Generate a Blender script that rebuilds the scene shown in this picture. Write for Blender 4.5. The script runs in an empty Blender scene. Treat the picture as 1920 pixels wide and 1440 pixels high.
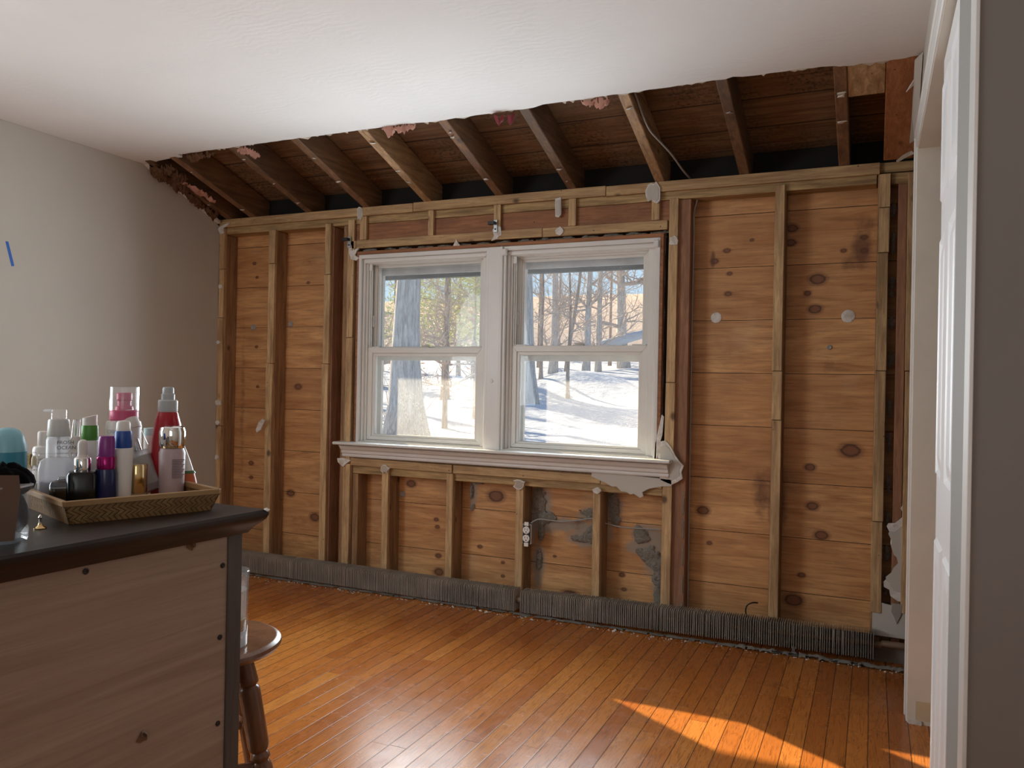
import bpy, bmesh, math, random
import numpy as np
from mathutils import Vector, Matrix, noise
R = math.radians
random.seed(7)
S = bpy.context.scene
COL = S.collection
# ------------------------------------------------------------------ camera
CAMH = 1.07
cam = bpy.data.cameras.new('camera')
cam.sensor_width = 36.0
cam.lens = 28.125
cam.clip_start = 0.02
cam.clip_end = 400
cam_o = bpy.data.objects.new('camera', cam)
COL.objects.link(cam_o)
yaw, pitch, roll = R(24.3), R(0.03), R(1.08)
fwd = Vector((-math.sin(yaw)*math.cos(pitch), math.cos(yaw)*math.cos(pitch), math.sin(pitch)))
rt = Vector((math.cos(yaw), math.sin(yaw), 0))
up = rt.cross(fwd)
r2 = rt*math.cos(roll) + up*math.sin(roll)
u2 = -rt*math.sin(roll) + up*math.cos(roll)
mw = Matrix.Identity(4)
for i in range(3):
    mw[i][0] = r2[i]; mw[i][1] = u2[i]; mw[i][2] = -fwd[i]
mw[0][3], mw[1][3], mw[2][3] = 0.0, -3.5, CAMH
cam_o.matrix_world = mw
S.camera = cam_o
# ------------------------------------------------------------------ exposure, sky, sun, daylight, added fill
S.view_settings.view_transform = 'Standard'
S.view_settings.look = 'None'
S.view_settings.exposure = 0.0
S.view_settings.gamma = 1.0
S.view_settings.use_curve_mapping = False
S.cycles.use_denoising = True
S.cycles.max_bounces = 10
S.cycles.diffuse_bounces = 5
S.cycles.transparent_max_bounces = 16
S.cycles.sample_clamp_indirect = 6.0
S.cycles.caustics_reflective = False
S.cycles.caustics_refractive = False

W = bpy.data.worlds.new('winter_sky'); S.world = W; W.use_nodes = True
wn = W.node_tree.nodes; wl = W.node_tree.links
bg = wn['Background']
tc = wn.new('ShaderNodeTexCoord'); sx = wn.new('ShaderNodeSeparateXYZ'); cr = wn.new('ShaderNodeValToRGB')
wl.new(tc.outputs['Generated'], sx.inputs[0]); wl.new(sx.outputs[2], cr.inputs[0])
cr.color_ramp.elements[0].position = 0.0; cr.color_ramp.elements[0].color = (0.66, 0.88, 1.0, 1)
cr.color_ramp.elements[1].position = 0.4; cr.color_ramp.elements[1].color = (0.16, 0.32, 0.62, 1)
wl.new(cr.outputs[0], bg.inputs[0]); bg.inputs[1].default_value = 1.22

def lamp(name, kind, energy, color, loc, rot=None, direction=None, **kw):
    l = bpy.data.lights.new(name, kind); l.energy = energy; l.color = color
    for k, v in kw.items(): setattr(l, k, v)
    o = bpy.data.objects.new(name, l); COL.objects.link(o); o.location = loc
    if direction is not None:
        o.rotation_euler = Vector(direction).to_track_quat('-Z', 'Y').to_euler()
    return o
lamp('sun', 'SUN', 17, (1.0, 0.83, 0.58), (-6, 6, 6), direction=(1, -.62, -.589), angle=R(0.6))
for nm, xx in (('daylight_window_1', -2.10), ('daylight_window_2', -1.265)):
    lamp(nm, 'AREA', 14.5, (0.84, 0.94, 1.0), (xx, 0.030, 1.235), direction=(0, -1, 0.0), shape='RECTANGLE', size=0.60, size_y=0.86, spread=R(138))
lamp('added_rear_fill', 'AREA', 8, (0.95, 0.98, 1.0), (0.6, -5.10, 1.45), direction=(-.15, 1, 0.15), shape='RECTANGLE', size=1.3, size_y=1.0)  # added fill lamp behind the camera, at a made-up window
lamp('added_side_fill', 'AREA', 42, (0.86, 0.945, 1.0), (-3.40, -3.35, 1.40), direction=(1, .22, .22), shape='RECTANGLE', size=1.3, size_y=1.1)  # added ambient fill lamp at a made-up, unseen left wall window

# ------------------------------------------------------------------ mesh helpers
class MB:
    def __init__(s): s.v = []; s.f = []
    def add(s, vs, fs):
        n = len(s.v); s.v += [tuple(p) for p in vs]; s.f += [tuple(i+n for i in f) for f in fs]; return s
    def box(s, x0, x1, y0, y1, z0, z1, mat=None):
        vs = [Vector((x, y, z)) for z in (z0, z1) for y in (y0, y1) for x in (x0, x1)]
        if mat is not None: vs = [mat @ p for p in vs]
        return s.add(vs, [(0, 2, 3, 1), (4, 5, 7, 6), (0, 1, 5, 4), (2, 6, 7, 3), (0, 4, 6, 2), (1, 3, 7, 5)])
    def prism(s, pts, vec):
        """pts: list of 3d points of a planar polygon; vec: extrusion"""
        n = len(pts); vec = Vector(vec)
        vs = [Vector(p) for p in pts] + [Vector(p)+vec for p in pts]
        fs = [tuple(range(n))[::-1], tuple(range(n, 2*n))] + [(i, (i+1) % n, n+(i+1) % n, n+i) for i in range(n)]
        return s.add(vs, fs)
    def lathe(s, prof, n=28, m=None, sq=0.0, flat=1.0):
        """prof: (r,z) list; sq>0 makes a rounded square; flat scales y"""
        m = m or Matrix.Identity(4); vs = []; fs = []
        for r, z in prof:
            for k in range(n):
                a = 2*math.pi*k/n; c, d = math.cos(a), math.sin(a)
                q = 1.0
                if sq: q = (abs(c)**sq + abs(d)**sq)**(-1.0/sq)
                vs.append(m @ Vector((r*c*q, r*d*q*flat, z)))
        for j in range(len(prof)-1):
            for k in range(n):
                fs.append((j*n+k, j*n+(k+1) % n, (j+1)*n+(k+1) % n, (j+1)*n+k))
        if prof[0][0] > 1e-5: fs.append(tuple(range(n))[::-1])
        if prof[-1][0] > 1e-5: fs.append(tuple((len(prof)-1)*n+k for k in range(n)))
        return s.add(vs, fs)
    def tube(s, path, rad, n=8, caps=True):
        path = [Vector(p) for p in path]
        rads = rad if isinstance(rad, (list, tuple)) else [rad]*len(path)
        vs = []; fs = []
        ref = Vector((0.13, 0.27, 1)).normalized()
        for i, p in enumerate(path):
            a = path[max(i-1, 0)]; b = path[min(i+1, len(path)-1)]
            t = (b-a).normalized() if (b-a).length > 1e-9 else Vector((0, 0, 1))
            if abs(t.dot(ref)) > .97: ref = Vector((1, 0.1, 0.05)).normalized()
            e = t.cross(ref).normalized(); g = t.cross(e)
            for k in range(n):
                an = 2*math.pi*k/n
                vs.append(p + (e*math.cos(an)+g*math.sin(an))*rads[i])
        for j in range(len(path)-1):
            for k in range(n):
                fs.append((j*n+k, j*n+(k+1) % n, (j+1)*n+(k+1) % n, (j+1)*n+k))
        if caps:
            fs.append(tuple(range(n))[::-1]); fs.append(tuple((len(path)-1)*n+k for k in range(n)))
        return s.add(vs, fs)
    def build(s, name, mat, parent=None, bevel=0, smooth=None, seg=1):
        me = bpy.data.meshes.new(name); me.from_pydata(s.v, [], s.f); me.validate()
        bm = bmesh.new(); bm.from_mesh(me)
        bmesh.ops.recalc_face_normals(bm, faces=bm.faces); bm.to_mesh(me); bm.free()
        if mat: me.materials.append(mat)
        o = bpy.data.objects.new(name, me); COL.objects.link(o)
        if bevel:
            b = o.modifiers.new('edge', 'BEVEL'); b.width = bevel; b.segments = seg; b.limit_method = 'ANGLE'; b.angle_limit = R(40)
        if smooth:
            me.polygons.foreach_set('use_smooth', [True]*len(me.polygons))
            me.set_sharp_from_angle(angle=R(smooth))
        if parent is not None: o.parent = parent
        return o
def catmull(pts, n=8):
    pts = [Vector(p) for p in pts]; P = [pts[0]]+pts+[pts[-1]]; out = []
    for i in range(1, len(P)-2):
        for k in range(n):
            t = k/n; a, b, c, d = P[i-1], P[i], P[i+1], P[i+2]
            out.append(.5*((2*b)+(c-a)*t+(2*a-5*b+4*c-d)*t*t+(3*b-a-3*c+d)*t**3))
    out.append(pts[-1]); return out
def tag(o, label=None, cat=None, group=None, kind=None):
    if label: o['label'] = label
    if cat: o['category'] = cat
    if group: o['group'] = group
    if kind: o['kind'] = kind
    return o
def empty(name, loc, rz=0):
    o = bpy.data.objects.new(name, None); COL.objects.link(o); o.location = loc; o.rotation_euler = (0, 0, rz); o.empty_display_size = .05
    return o
def rootpart(root, o):
    """child built in world coordinates: keep its place under an unrotated empty"""
    o.parent = root; o.matrix_parent_inverse = Matrix.Translation(root.location).inverted()
    return o

# ------------------------------------------------------------------ materials
class NT:
    def __init__(s, name):
        s.m = bpy.data.materials.new(name); s.m.use_nodes = True
        s.n = s.m.node_tree.nodes; s.l = s.m.node_tree.links
        s.b = s.n['Principled BSDF']; s.out = s.n['Material Output']
    def new(s, t, **kw):
        n = s.n.new('ShaderNode'+t)
        for k, v in kw.items(): setattr(n, k, v)
        return n
    def put(s, sock, v):
        if hasattr(v, 'is_output'): s.l.new(v, sock)
        elif v is not None: sock.default_value = v
    def math(s, op, a, b=None, c=None, clamp=False):
        n = s.new('Math', operation=op); n.use_clamp = clamp
        s.put(n.inputs[0], a)
        if b is not None: s.put(n.inputs[1], b)
        if c is not None: s.put(n.inputs[2], c)
        return n.outputs[0]
    def mix(s, f, a, b, t='MIX'):
        n = s.new('Mix', data_type='RGBA', blend_type=t); n.clamp_factor = True
        s.put(n.inputs[0], f)
        for k, v in ((6, a), (7, b)):
            s.put(n.inputs[k], (*v, 1) if isinstance(v, (tuple, list)) and len(v) == 3 else v)
        return n.outputs[2]
    def coord(s, scale=(1, 1, 1), loc=(0, 0, 0), rot=(0, 0, 0), out='Object'):
        t = s.new('TexCoord'); m = s.new('Mapping')
        s.l.new(t.outputs[out], m.inputs[0])
        m.inputs['Scale'].default_value = scale; m.inputs['Location'].default_value = loc; m.inputs['Rotation'].default_value = rot
        return m.outputs[0]
    def noise(s, vec, scale=5, detail=4, rough=.55, dist=0, dim='3D'):
        n = s.new('TexNoise', noise_dimensions=dim); s.put(n.inputs['Vector'], vec)
        n.inputs['Scale'].default_value = scale; n.inputs['Detail'].default_value = detail
        n.inputs['Roughness'].default_value = rough; n.inputs['Distortion'].default_value = dist
        return n.outputs[0]
    def ramp(s, f, els, interp='LINEAR'):
        n = s.new('ValToRGB'); s.put(n.inputs[0], f); r = n.color_ramp; r.interpolation = interp
        while len(r.elements) < len(els): r.elements.new(.5)
        for e, (p, c) in zip(r.elements, els): e.position = p; e.color = (*c, 1) if len(c) == 3 else c
        return n.outputs[0]
    def mr(s, f, a, b, c=0.0, d=1.0):
        n = s.new('MapRange'); s.put(n.inputs[0], f)
        for i, v in enumerate((a, b, c, d)): s.put(n.inputs[i+1], v)
        return n.outputs[0]
    def bump(s, h, strength=.3, dist=.01):
        n = s.new('Bump'); s.put(n.inputs['Height'], h); n.inputs['Strength'].default_value = strength; n.inputs['Distance'].default_value = dist
        s.l.new(n.outputs[0], s.b.inputs['Normal']); return n.outputs[0]
    def col(s, v): s.put(s.b.inputs['Base Color'], (*v, 1) if isinstance(v, (tuple, list)) and len(v) == 3 else v)
    def set(s, **kw):
        for k, v in kw.items(): s.put(s.b.inputs[k.replace('_', ' ')], v)
        return s

def plain(name, c, rough=.5, metal=0, spec=None, var=0.0, **kw):
    t = NT(name)
    if var:
        n = t.noise(t.coord(), 9, 5)
        t.col(t.mix(t.mr(n, .3, .7), tuple(x*(1-var) for x in c), tuple(min(1, x*(1+var)) for x in c)))
    else: t.col(c)
    t.b.inputs['Roughness'].default_value = rough; t.b.inputs['Metallic'].default_value = metal
    for k, v in kw.items(): t.b.inputs[k.replace('_', ' ')].default_value = v
    return t.m

def lumber(name, c_dark, c_light, axis='Z', grey=0.0, stain=.35, knots=True, red=0):
    """rough softwood: growth lines along axis, knots, nail holes, water stains"""
    t = NT(name)
    st = {'X': (1.2, 16, 16), 'Y': (16, 1.2, 16), 'Z': (16, 16, 1.2)}[axis]
    oi = t.new('ObjectInfo'); addv = t.new('VectorMath', operation='ADD')
    base = t.coord(); t.l.new(base, addv.inputs[0])
    mulv = t.new('VectorMath', operation='SCALE'); cmb = t.new('CombineXYZ')
    for i in range(3): t.l.new(oi.outputs['Random'], cmb.inputs[i])
    t.l.new(cmb.outputs[0], mulv.inputs[0]); mulv.inputs['Scale'].default_value = 13.0
    t.l.new(mulv.outputs[0], addv.inputs[1])
    mp = t.new('Mapping'); t.l.new(addv.outputs[0], mp.inputs[0]); mp.inputs['Scale'].default_value = st
    v = mp.outputs[0]
    g1 = t.noise(v, 3.0, 6, .6, .6)
    g2 = t.noise(v, 14, 3, .6, .2)
    c = t.mix(t.mr(g1, .32, .68), c_dark, c_light)
    c = t.mix(t.mr(g2, .5, .75, 0, .45), c, tuple(x*.55 for x in c_dark))
    big = t.noise(addv.outputs[0], 3.2, 5, .65)
    c = t.mix(t.mr(big, .48, .72, 0, stain), c, tuple(x*.35 for x in c_dark))
    if grey: c = t.mix(t.mr(t.noise(addv.outputs[0], 7, 5, .7), .45, .7, 0, grey), c, (.16, .15, .13))
    if knots:
        vo = t.new('TexVoronoi', feature='F1'); mk = t.new('Mapping'); t.l.new(addv.outputs[0], mk.inputs[0])
        ks = {'X': (.75, 1, 1), 'Y': (1, .75, 1), 'Z': (1, 1, .75)}[axis]; mk.inputs['Scale'].default_value = ks
        t.l.new(mk.outputs[0], vo.inputs['Vector']); vo.inputs['Scale'].default_value = 6.5
        c = t.mix(t.mr(vo.outputs['Distance'], .05, .12, .8, 0), c, (.05, .022, .01))
        vn = t.new('TexVoronoi', feature='F1'); t.l.new(addv.outputs[0], vn.inputs['Vector']); vn.inputs['Scale'].default_value = 17
        c = t.mix(t.mr(vn.outputs['Distance'], .035, .07, .85, 0), c, (.02, .012, .008))
    t.col(c)
    t.set(Roughness=t.mr(g1, .3, .7, .62, .85))
    t.bump(t.math('ADD', g1, g2), .35, .003)
    return t.m

M = {}
M['strip'] = lumber('furring wood upright', (.33, .195, .09), (.72, .50, .26), 'Z')
M['stripX'] = lumber('furring wood level', (.33, .19, .085), (.62, .43, .22), 'X')
M['stud'] = lumber('stud wood', (.20, .105, .048), (.44, .26, .13), 'Z')
M['studred'] = lumber('red fir upright', (.22, .10, .05), (.42, .215, .12), 'Z', knots=False)
M['plate'] = lumber('plate wood', (.22, .13, .05), (.58, .40, .19), 'X', knots=False, stain=.2)
M['fir'] = lumber('header fir', (.22, .09, .04), (.42, .19, .09), 'X')
M['rafter'] = lumber('rafter wood dark', (.085, .042, .020), (.22, .115, .055), 'Y', stain=.55)
M['rafterlight'] = lumber('rafter wood light', (.26, .14, .06), (.55, .35, .18), 'Y')
M['rafterred'] = lumber('rafter wood red', (.13, .062, .028), (.28, .145, .068), 'Y', stain=.35)
M['board'] = lumber('orange fir board', (.26, .09, .03), (.44, .19, .075), 'Y', stain=.15)

def mk_sheath():
    t = NT('pine sheathing boards')
    tcn = t.new('TexCoord'); sp = t.new('SeparateXYZ'); t.l.new(tcn.outputs['Object'], sp.inputs[0])
    bid = t.math('FLOOR', t.math('DIVIDE', t.math('SUBTRACT', sp.outputs[2], .208), .2325))
    # a board end now and then
    wn_ = t.new('TexWhiteNoise', noise_dimensions='1D'); t.l.new(bid, wn_.inputs['W'])
    cmb = t.new('CombineXYZ'); t.l.new(sp.outputs[0], cmb.inputs[0]); t.l.new(t.math('MULTIPLY', bid, 7.31), cmb.inputs[1]); t.l.new(sp.outputs[2], cmb.inputs[2])
    mp = t.new('Mapping'); t.l.new(cmb.outputs[0], mp.inputs[0]); mp.inputs['Scale'].default_value = (1.1, 1, 9)
    g1 = t.noise(mp.outputs[0], 2.2, 7, .62, 1.1)
    mp2 = t.new('Mapping'); t.l.new(cmb.outputs[0], mp2.inputs[0]); mp2.inputs['Scale'].default_value = (2.0, 1, 40)
    g2 = t.noise(mp2.outputs[0], 3.0, 4, .6, .5)
    c = t.mix(t.mr(g1, .3, .7), (.40, .175, .058), (.80, .46, .195))
    c = t.mix(t.mr(wn_.outputs[0], 0, 1, 0, .45), c, (.45, .20, .07))
    c = t.mix(t.mr(g2, .5, .72, 0, .55), c, (.22, .095, .035))
    blot = t.noise(cmb.outputs[0], 2.3, 5, .6)
    c = t.mix(t.mr(blot, .5, .72, 0, .45), c, (.24, .11, .05))
    pale = t.noise(cmb.outputs[0], 3.1, 4, .6, .4)
    c = t.mix(t.mr(pale, .58, .75, 0, .35), c, (.62, .44, .26))
    at = t.new('Attribute'); at.attribute_name = 'marks'; sc = t.new('SeparateColor'); t.l.new(at.outputs['Color'], sc.inputs[0])
    kn = sc.outputs[0]; warp = t.math('ADD', kn, t.math('MULTIPLY', t.math('SUBTRACT', g2, .5), .35))
    c = t.mix(t.mr(warp, .12, .38, 0, .6), c, (.25, .10, .035))
    ring = t.math('SINE', t.math('MULTIPLY', warp, 26.0))
    c = t.mix(t.mr(warp, .46, .58, 0, .95), c, (.085, .032, .014)); c = t.mix(t.mr(warp, .62, .80, 0, .75), c, (.26, .105, .045))
    c = t.mix(t.math('MULTIPLY', t.mr(ring, .2, 1, 0, .5), t.mr(warp, .3, .5)), c, (.22, .10, .04))
    gn = t.noise(tcn.outputs['Object'], 26, 5, .7)
    c = t.mix(t.mr(t.math('ADD', sc.outputs[1], t.math('MULTIPLY', t.math('SUBTRACT', gn, .5), 1.1)), .35, .75, 0, .85), c, (.31, .27, .22))
    c = t.mix(t.mr(t.math('ADD', sc.outputs[2], t.math('MULTIPLY', t.math('SUBTRACT', gn, .5), .8)), .35, .8, 0, .75), c, (.12, .045, .02))
    t.col(c); t.set(Roughness=.62)
    t.bump(t.math('ADD', g1, t.math('MULTIPLY', g2, .5)), .25, .003)
    return t.m
M['sheath'] = mk_sheath()

def mk_floor():
    t = NT('oak strip floor')
    tcn = t.new('TexCoord'); sp = t.new('SeparateXYZ'); t.l.new(tcn.outputs['Object'], sp.inputs[0])
    xr = t.math('DIVIDE', t.math('ADD', sp.outputs[0], 10.0), .0585)
    row = t.math('FLOOR', xr); fx = t.math('FRACT', xr)
    w1 = t.new('TexWhiteNoise', noise_dimensions='1D'); t.l.new(row, w1.inputs['W'])
    ln = t.mr(w1.outputs[0], 0, 1, .9, 1.9)
    yr = t.math('ADD', t.math('DIVIDE', sp.outputs[1], ln), t.math('MULTIPLY', w1.outputs[0], 37.0))
    yid = t.math('FLOOR', yr); fy = t.math('FRACT', yr)
    cb = t.new('CombineXYZ'); t.l.new(row, cb.inputs[0]); t.l.new(yid, cb.inputs[1])
    w2 = t.new('TexWhiteNoise', noise_dimensions='2D'); t.l.new(cb.outputs[0], w2.inputs['Vector'])
    w3 = t.new('SeparateColor'); t.l.new(w2.outputs['Color'], w3.inputs[0])
    base = t.ramp(w3.outputs[0], [(0, (.43, .128, .024)), (.3, (.50, .162, .031)), (.65, (.56, .192, .038)), (.9, (.62, .235, .050)), (1, (.43, .138, .028))])
    # grain, different in each board
    c3 = t.new('CombineXYZ'); t.l.new(t.math('ADD', sp.outputs[0], t.math('MULTIPLY', w3.outputs[1], 9.0)), c3.inputs[0])
    t.l.new(t.math('ADD', sp.outputs[1], t.math('MULTIPLY', w3.outputs[2], 9.0)), c3.inputs[1]); t.l.new(w3.outputs[1], c3.inputs[2])
    m1 = t.new('Mapping'); t.l.new(c3.outputs[0], m1.inputs[0]); m1.inputs['Scale'].default_value = (26, 1.7, 1)
    g = t.noise(m1.outputs[0], 1.5, 3, .5, .8)
    wv = t.math('SINE', t.math('MULTIPLY', g, 60.0))
    m2 = t.new('Mapping'); t.l.new(c3.outputs[0], m2.inputs[0]); m2.inputs['Scale'].default_value = (220, 9, 1)
    g2 = t.noise(m2.outputs[0], 2.0, 3, .6)
    c = t.mix(t.math('MULTIPLY', t.mr(wv, .1, .9, 0, .62), t.mr(g2, .38, .62)), base, (.13, .038, .010))
    c = t.mix(t.mr(g2, .55, .75, 0, .3), c, (.20, .065, .018))
    ex = t.math('MINIMUM', fx, t.math('SUBTRACT', 1.0, fx)); ey = t.math('MULTIPLY', t.math('MINIMUM', fy, t.math('SUBTRACT', 1.0, fy)), 45.0)
    edge = t.math('MINIMUM', ex, ey)
    seam = t.mr(edge, .012, .035, 1, 0)
    c = t.mix(t.math('MULTIPLY', seam, .9), c, (.055, .018, .006))
    worn = t.noise(tcn.outputs['Object'], 2.0, 6, .65)
    c = t.mix(t.mr(worn, .55, .8, 0, .18), c, (.5, .33, .2))
    sc = t.new('TexVoronoi', feature='F1'); t.l.new(tcn.outputs['Object'], sc.inputs['Vector']); sc.inputs['Scale'].default_value = 7
    c = t.mix(t.mr(sc.outputs['Distance'], .006, .012, .4, 0), c, (.75, .65, .5))
    t.col(c)
    rg = t.noise(tcn.outputs['Object'], 14, 4, .6)
    t.set(Roughness=t.mr(rg, .3, .7, .20, .30), Specular_IOR_Level=.38)
    hh = t.math('ADD', t.math('MULTIPLY', seam, -1.0), t.math('ADD', t.math('MULTIPLY', g2, .25), t.math('MULTIPLY', t.noise(m1.outputs[0], 4.0, 3), .3)))
    t.bump(hh, .28, .0015)
    return t.m
M['floor'] = mk_floor()

def mk_plaster(name, c, swirl=False, rough=.75):
    t = NT(name); v = t.coord()
    n1 = t.noise(v, 1.3, 4, .6)
    c2 = tuple(x*.93 for x in c)
    t.col(t.mix(t.mr(n1, .35, .7), c, c2))
    t.set(Roughness=rough, Specular_IOR_Level=.25)
    if swirl:
        w = t.new('TexWave', wave_type='RINGS'); t.l.new(t.coord((2.2, 2.2, 1)), w.inputs['Vector'])
        w.inputs['Scale'].default_value = 6; w.inputs['Distortion'].default_value = 9; w.inputs['Detail'].default_value = 3; w.inputs['Detail Scale'].default_value = 1.2
        h = t.math('ADD', t.math('MULTIPLY', w.outputs['Fac'], t.mr(t.noise(v, 2.5, 2), .45, .65)), t.noise(v, 50, 3))
        t.bump(h, .16, .004)
    else:
        t.bump(t.math('ADD', t.noise(v, 240, 2), t.noise(v, 3, 3)), .05, .003)
    return t.m
M['ceiling'] = mk_plaster('ceiling plaster', (.76, .75, .735), True)
M['greige'] = mk_plaster('greige wall paint', (.56, .53, .475))
M['pier'] = mk_plaster('shaded greige paint', (.33, .32, .30))  # greige paint darkened to paint in the pier's shade
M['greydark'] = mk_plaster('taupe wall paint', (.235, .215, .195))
M['white'] = plain('white trim paint', (.72, .71, .68), .35, var=.03)
M['doorwhite'] = plain('door enamel', (.86, .87, .88), .35)
M['cream'] = plain('cream jamb paint', (.72, .68, .59), .45, var=.04)
M['vinyl'] = plain('window vinyl', (.74, .73, .69), .4, var=.03)
M['vinyl_dirty'] = plain('dirty vinyl', (.62, .61, .56), .55, var=.12)
def mk_gyp():
    t = NT('torn gypsum'); v = t.coord(); n = t.noise(v, 55, 5, .7); n2 = t.noise(v, 18, 3)
    c = t.mix(t.mr(n, .35, .65), (.62, .58, .53), (.78, .76, .72)); c = t.mix(t.mr(n2, .55, .7, 0, .6), c, (.42, .35, .27)); t.col(c); t.set(Roughness=.95); t.bump(t.math('ADD', n, n2), .8, .006); return t.m
M['gypsum'] = mk_gyp()
M['paper'] = plain('torn drywall paper', (.50, .44, .36), .9, var=.15)
M['dark'] = plain('painted cavity shade', (.012, .009, .007), .9)  # near-black colour stands in for shade in eaves and gaps
def mk_roof():
    t = NT('mouldy roof boards'); tcn = t.new('TexCoord'); sp = t.new('SeparateXYZ'); t.l.new(tcn.outputs['Object'], sp.inputs[0])
    yy = t.math('DIVIDE', t.math('ADD', sp.outputs[1], 10.035), .178); bid = t.math('FLOOR', yy); fy = t.math('FRACT', yy)
    wn_ = t.new('TexWhiteNoise', noise_dimensions='1D'); t.l.new(bid, wn_.inputs['W'])
    cb = t.new('CombineXYZ'); t.l.new(sp.outputs[0], cb.inputs[0]); t.l.new(t.math('ADD', sp.outputs[1], t.math('MULTIPLY', wn_.outputs[0], 5)), cb.inputs[1]); t.l.new(bid, cb.inputs[2])
    mp = t.new('Mapping'); t.l.new(cb.outputs[0], mp.inputs[0]); mp.inputs['Scale'].default_value = (1.2, 22, 1)
    g = t.noise(mp.outputs[0], 2.5, 7, .65, .8)
    c = t.mix(t.mr(g, .35, .65), (.095, .048, .020), (.25, .14, .065))
    c = t.mix(t.mr(wn_.outputs[0], 0, 1, 0, .35), c, (.20, .095, .038))
    sp2 = t.noise(cb.outputs[0], 60, 4, .7); big = t.noise(cb.outputs[0], 3, 4, .6)
    mold = t.math('MULTIPLY', t.mr(sp2, .48, .6), t.mr(big, .42, .6))
    c = t.mix(t.math('MULTIPLY', mold, .8), c, (.03, .018, .01))
    e = t.math('MINIMUM', fy, t.math('SUBTRACT', 1.0, fy))
    c = t.mix(t.mr(e, .008, .025, .95, 0), c, (.008, .005, .003))
    t.col(c); t.set(Roughness=.8); t.bump(g, .3, .004)
    return t.m
M['roof'] = mk_roof()
M['fin'] = plain('dusty steel fins', (.52, .48, .43), .6, metal=.1, var=.2)
M['pipe'] = plain('dusty copper pipe', (.22, .15, .10), .6, metal=.3, var=.2)
M['dust'] = plain('dust and plaster crumbs', (.20, .18, .155), .95, var=.25)
M['cable'] = plain('grey cable jacket', (.33, .31, .28), .5)
M['steel'] = plain('galvanised steel', (.45, .45, .45), .35, metal=.9)
M['black'] = plain('black plastic', (.012, .012, .014), .35)
M['outlet'] = plain('outlet white plastic', (.82, .81, .78), .35)
M['screen'] = plain('grey screen rail', (.42, .42, .42), .6, var=.2)
M['tape'] = plain('blue masking tape', (.03, .14, .50), .7)
M['pink'] = plain('pink fibreglass', (.50, .27, .21), .95, var=.2)
M['maroon'] = plain('maroon torn facing', (.22, .03, .04), .8)
def mk_fluff(name, c, sc=90):
    t = NT(name); v = t.coord(); n = t.noise(v, sc, 6, .75); n2 = t.noise(v, sc*.25, 4)
    t.col(t.mix(t.mr(n, .3, .7), tuple(x*.55 for x in c), c)); t.set(Roughness=1.0, Specular_IOR_Level=.1)
    t.bump(t.math('ADD', n, n2), .9, .012); return t.m
M['fluff'] = mk_fluff('grey cellulose fluff', (.43, .39, .33))
M['batt'] = mk_fluff('brown torn insulation', (.20, .105, .06), 40)

def schlick(t, f0):
    lw = t.new('LayerWeight'); lw.inputs['Blend'].default_value = .5
    return t.math('ADD', t.math('MULTIPLY', t.math('POWER', lw.outputs['Facing'], 5.0), 1-f0), f0)
def mk_glass(name='dusty window glass', dirt=.34, streak=True):
    t = NT(name); n = t.n
    tr = t.new('BsdfTransparent'); gl = t.new('BsdfGlossy'); gl.inputs['Roughness'].default_value = .02
    tl = t.new('BsdfTranslucent'); tl.inputs[0].default_value = (.92, .94, .95, 1)
    m1 = t.new('MixShader'); t.l.new(schlick(t, .02), m1.inputs[0]); t.l.new(tr.outputs[0], m1.inputs[1]); t.l.new(gl.outputs[0], m1.inputs[2])
    v = t.coord(); a = t.noise(v, 260, 3, .7); b = t.noise(v, 7, 5, .6)
    msk = t.math('ADD', t.math('MULTIPLY', t.mr(a, .5, .72), t.mr(b, .35, .7)), .25)
    m2 = t.new('MixShader'); t.l.new(t.math('MULTIPLY', msk, dirt), m2.inputs[0]); t.l.new(m1.outputs[0], m2.inputs[1]); t.l.new(tl.outputs[0], m2.inputs[2])
    t.l.new(m2.outputs[0], t.out.inputs[0]); return t.m
M['glass'] = mk_glass()
def clear(name, c=(1, 1, 1), rough=.02, ior=1.45, trans=1.0, alpha=1.0):
    t = NT(name); t.col(c); t.set(Roughness=rough, IOR=ior, Transmission_Weight=trans, Alpha=alpha); return t.m
def thin_clear(name, diff, c, fres=1.45, rough=.04):
    t = NT(name); tr = t.new('BsdfTransparent'); gl = t.new('BsdfGlossy'); gl.inputs['Roughness'].default_value = rough
    df = t.new('BsdfDiffuse'); df.inputs[0].default_value = (*c, 1); tl = t.new('BsdfTranslucent'); tl.inputs[0].default_value = (*c, 1)
    m0 = t.new('MixShader'); m0.inputs[0].default_value = .5; t.l.new(df.outputs[0], m0.inputs[1]); t.l.new(tl.outputs[0], m0.inputs[2])
    m1 = t.new('MixShader'); m1.inputs[0].default_value = diff; t.l.new(tr.outputs[0], m1.inputs[1]); t.l.new(m0.outputs[0], m1.inputs[2])
    m2 = t.new('MixShader'); t.l.new(schlick(t, ((fres-1)/(fres+1))**2+.01), m2.inputs[0]); t.l.new(m1.outputs[0], m2.inputs[1]); t.l.new(gl.outputs[0], m2.inputs[2])
    t.l.new(m2.outputs[0], t.out.inputs[0]); return t.m
M['clear'] = thin_clear('clear plastic', .06, (.9, .9, .9), 1.35)
M['frosted'] = thin_clear('frosted plastic', .55, (.80, .81, .84), 1.4, .3)
M['tumbler'] = thin_clear('tumbler glass', .05, (.8, .85, .85), 1.5)
M['film'] = thin_clear('cloudy film', .35, (.5, .48, .45), 1.1, .4)
M['jarglass'] = clear('thick clear glass', (.96, .98, .98), .01, 1.45)
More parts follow.
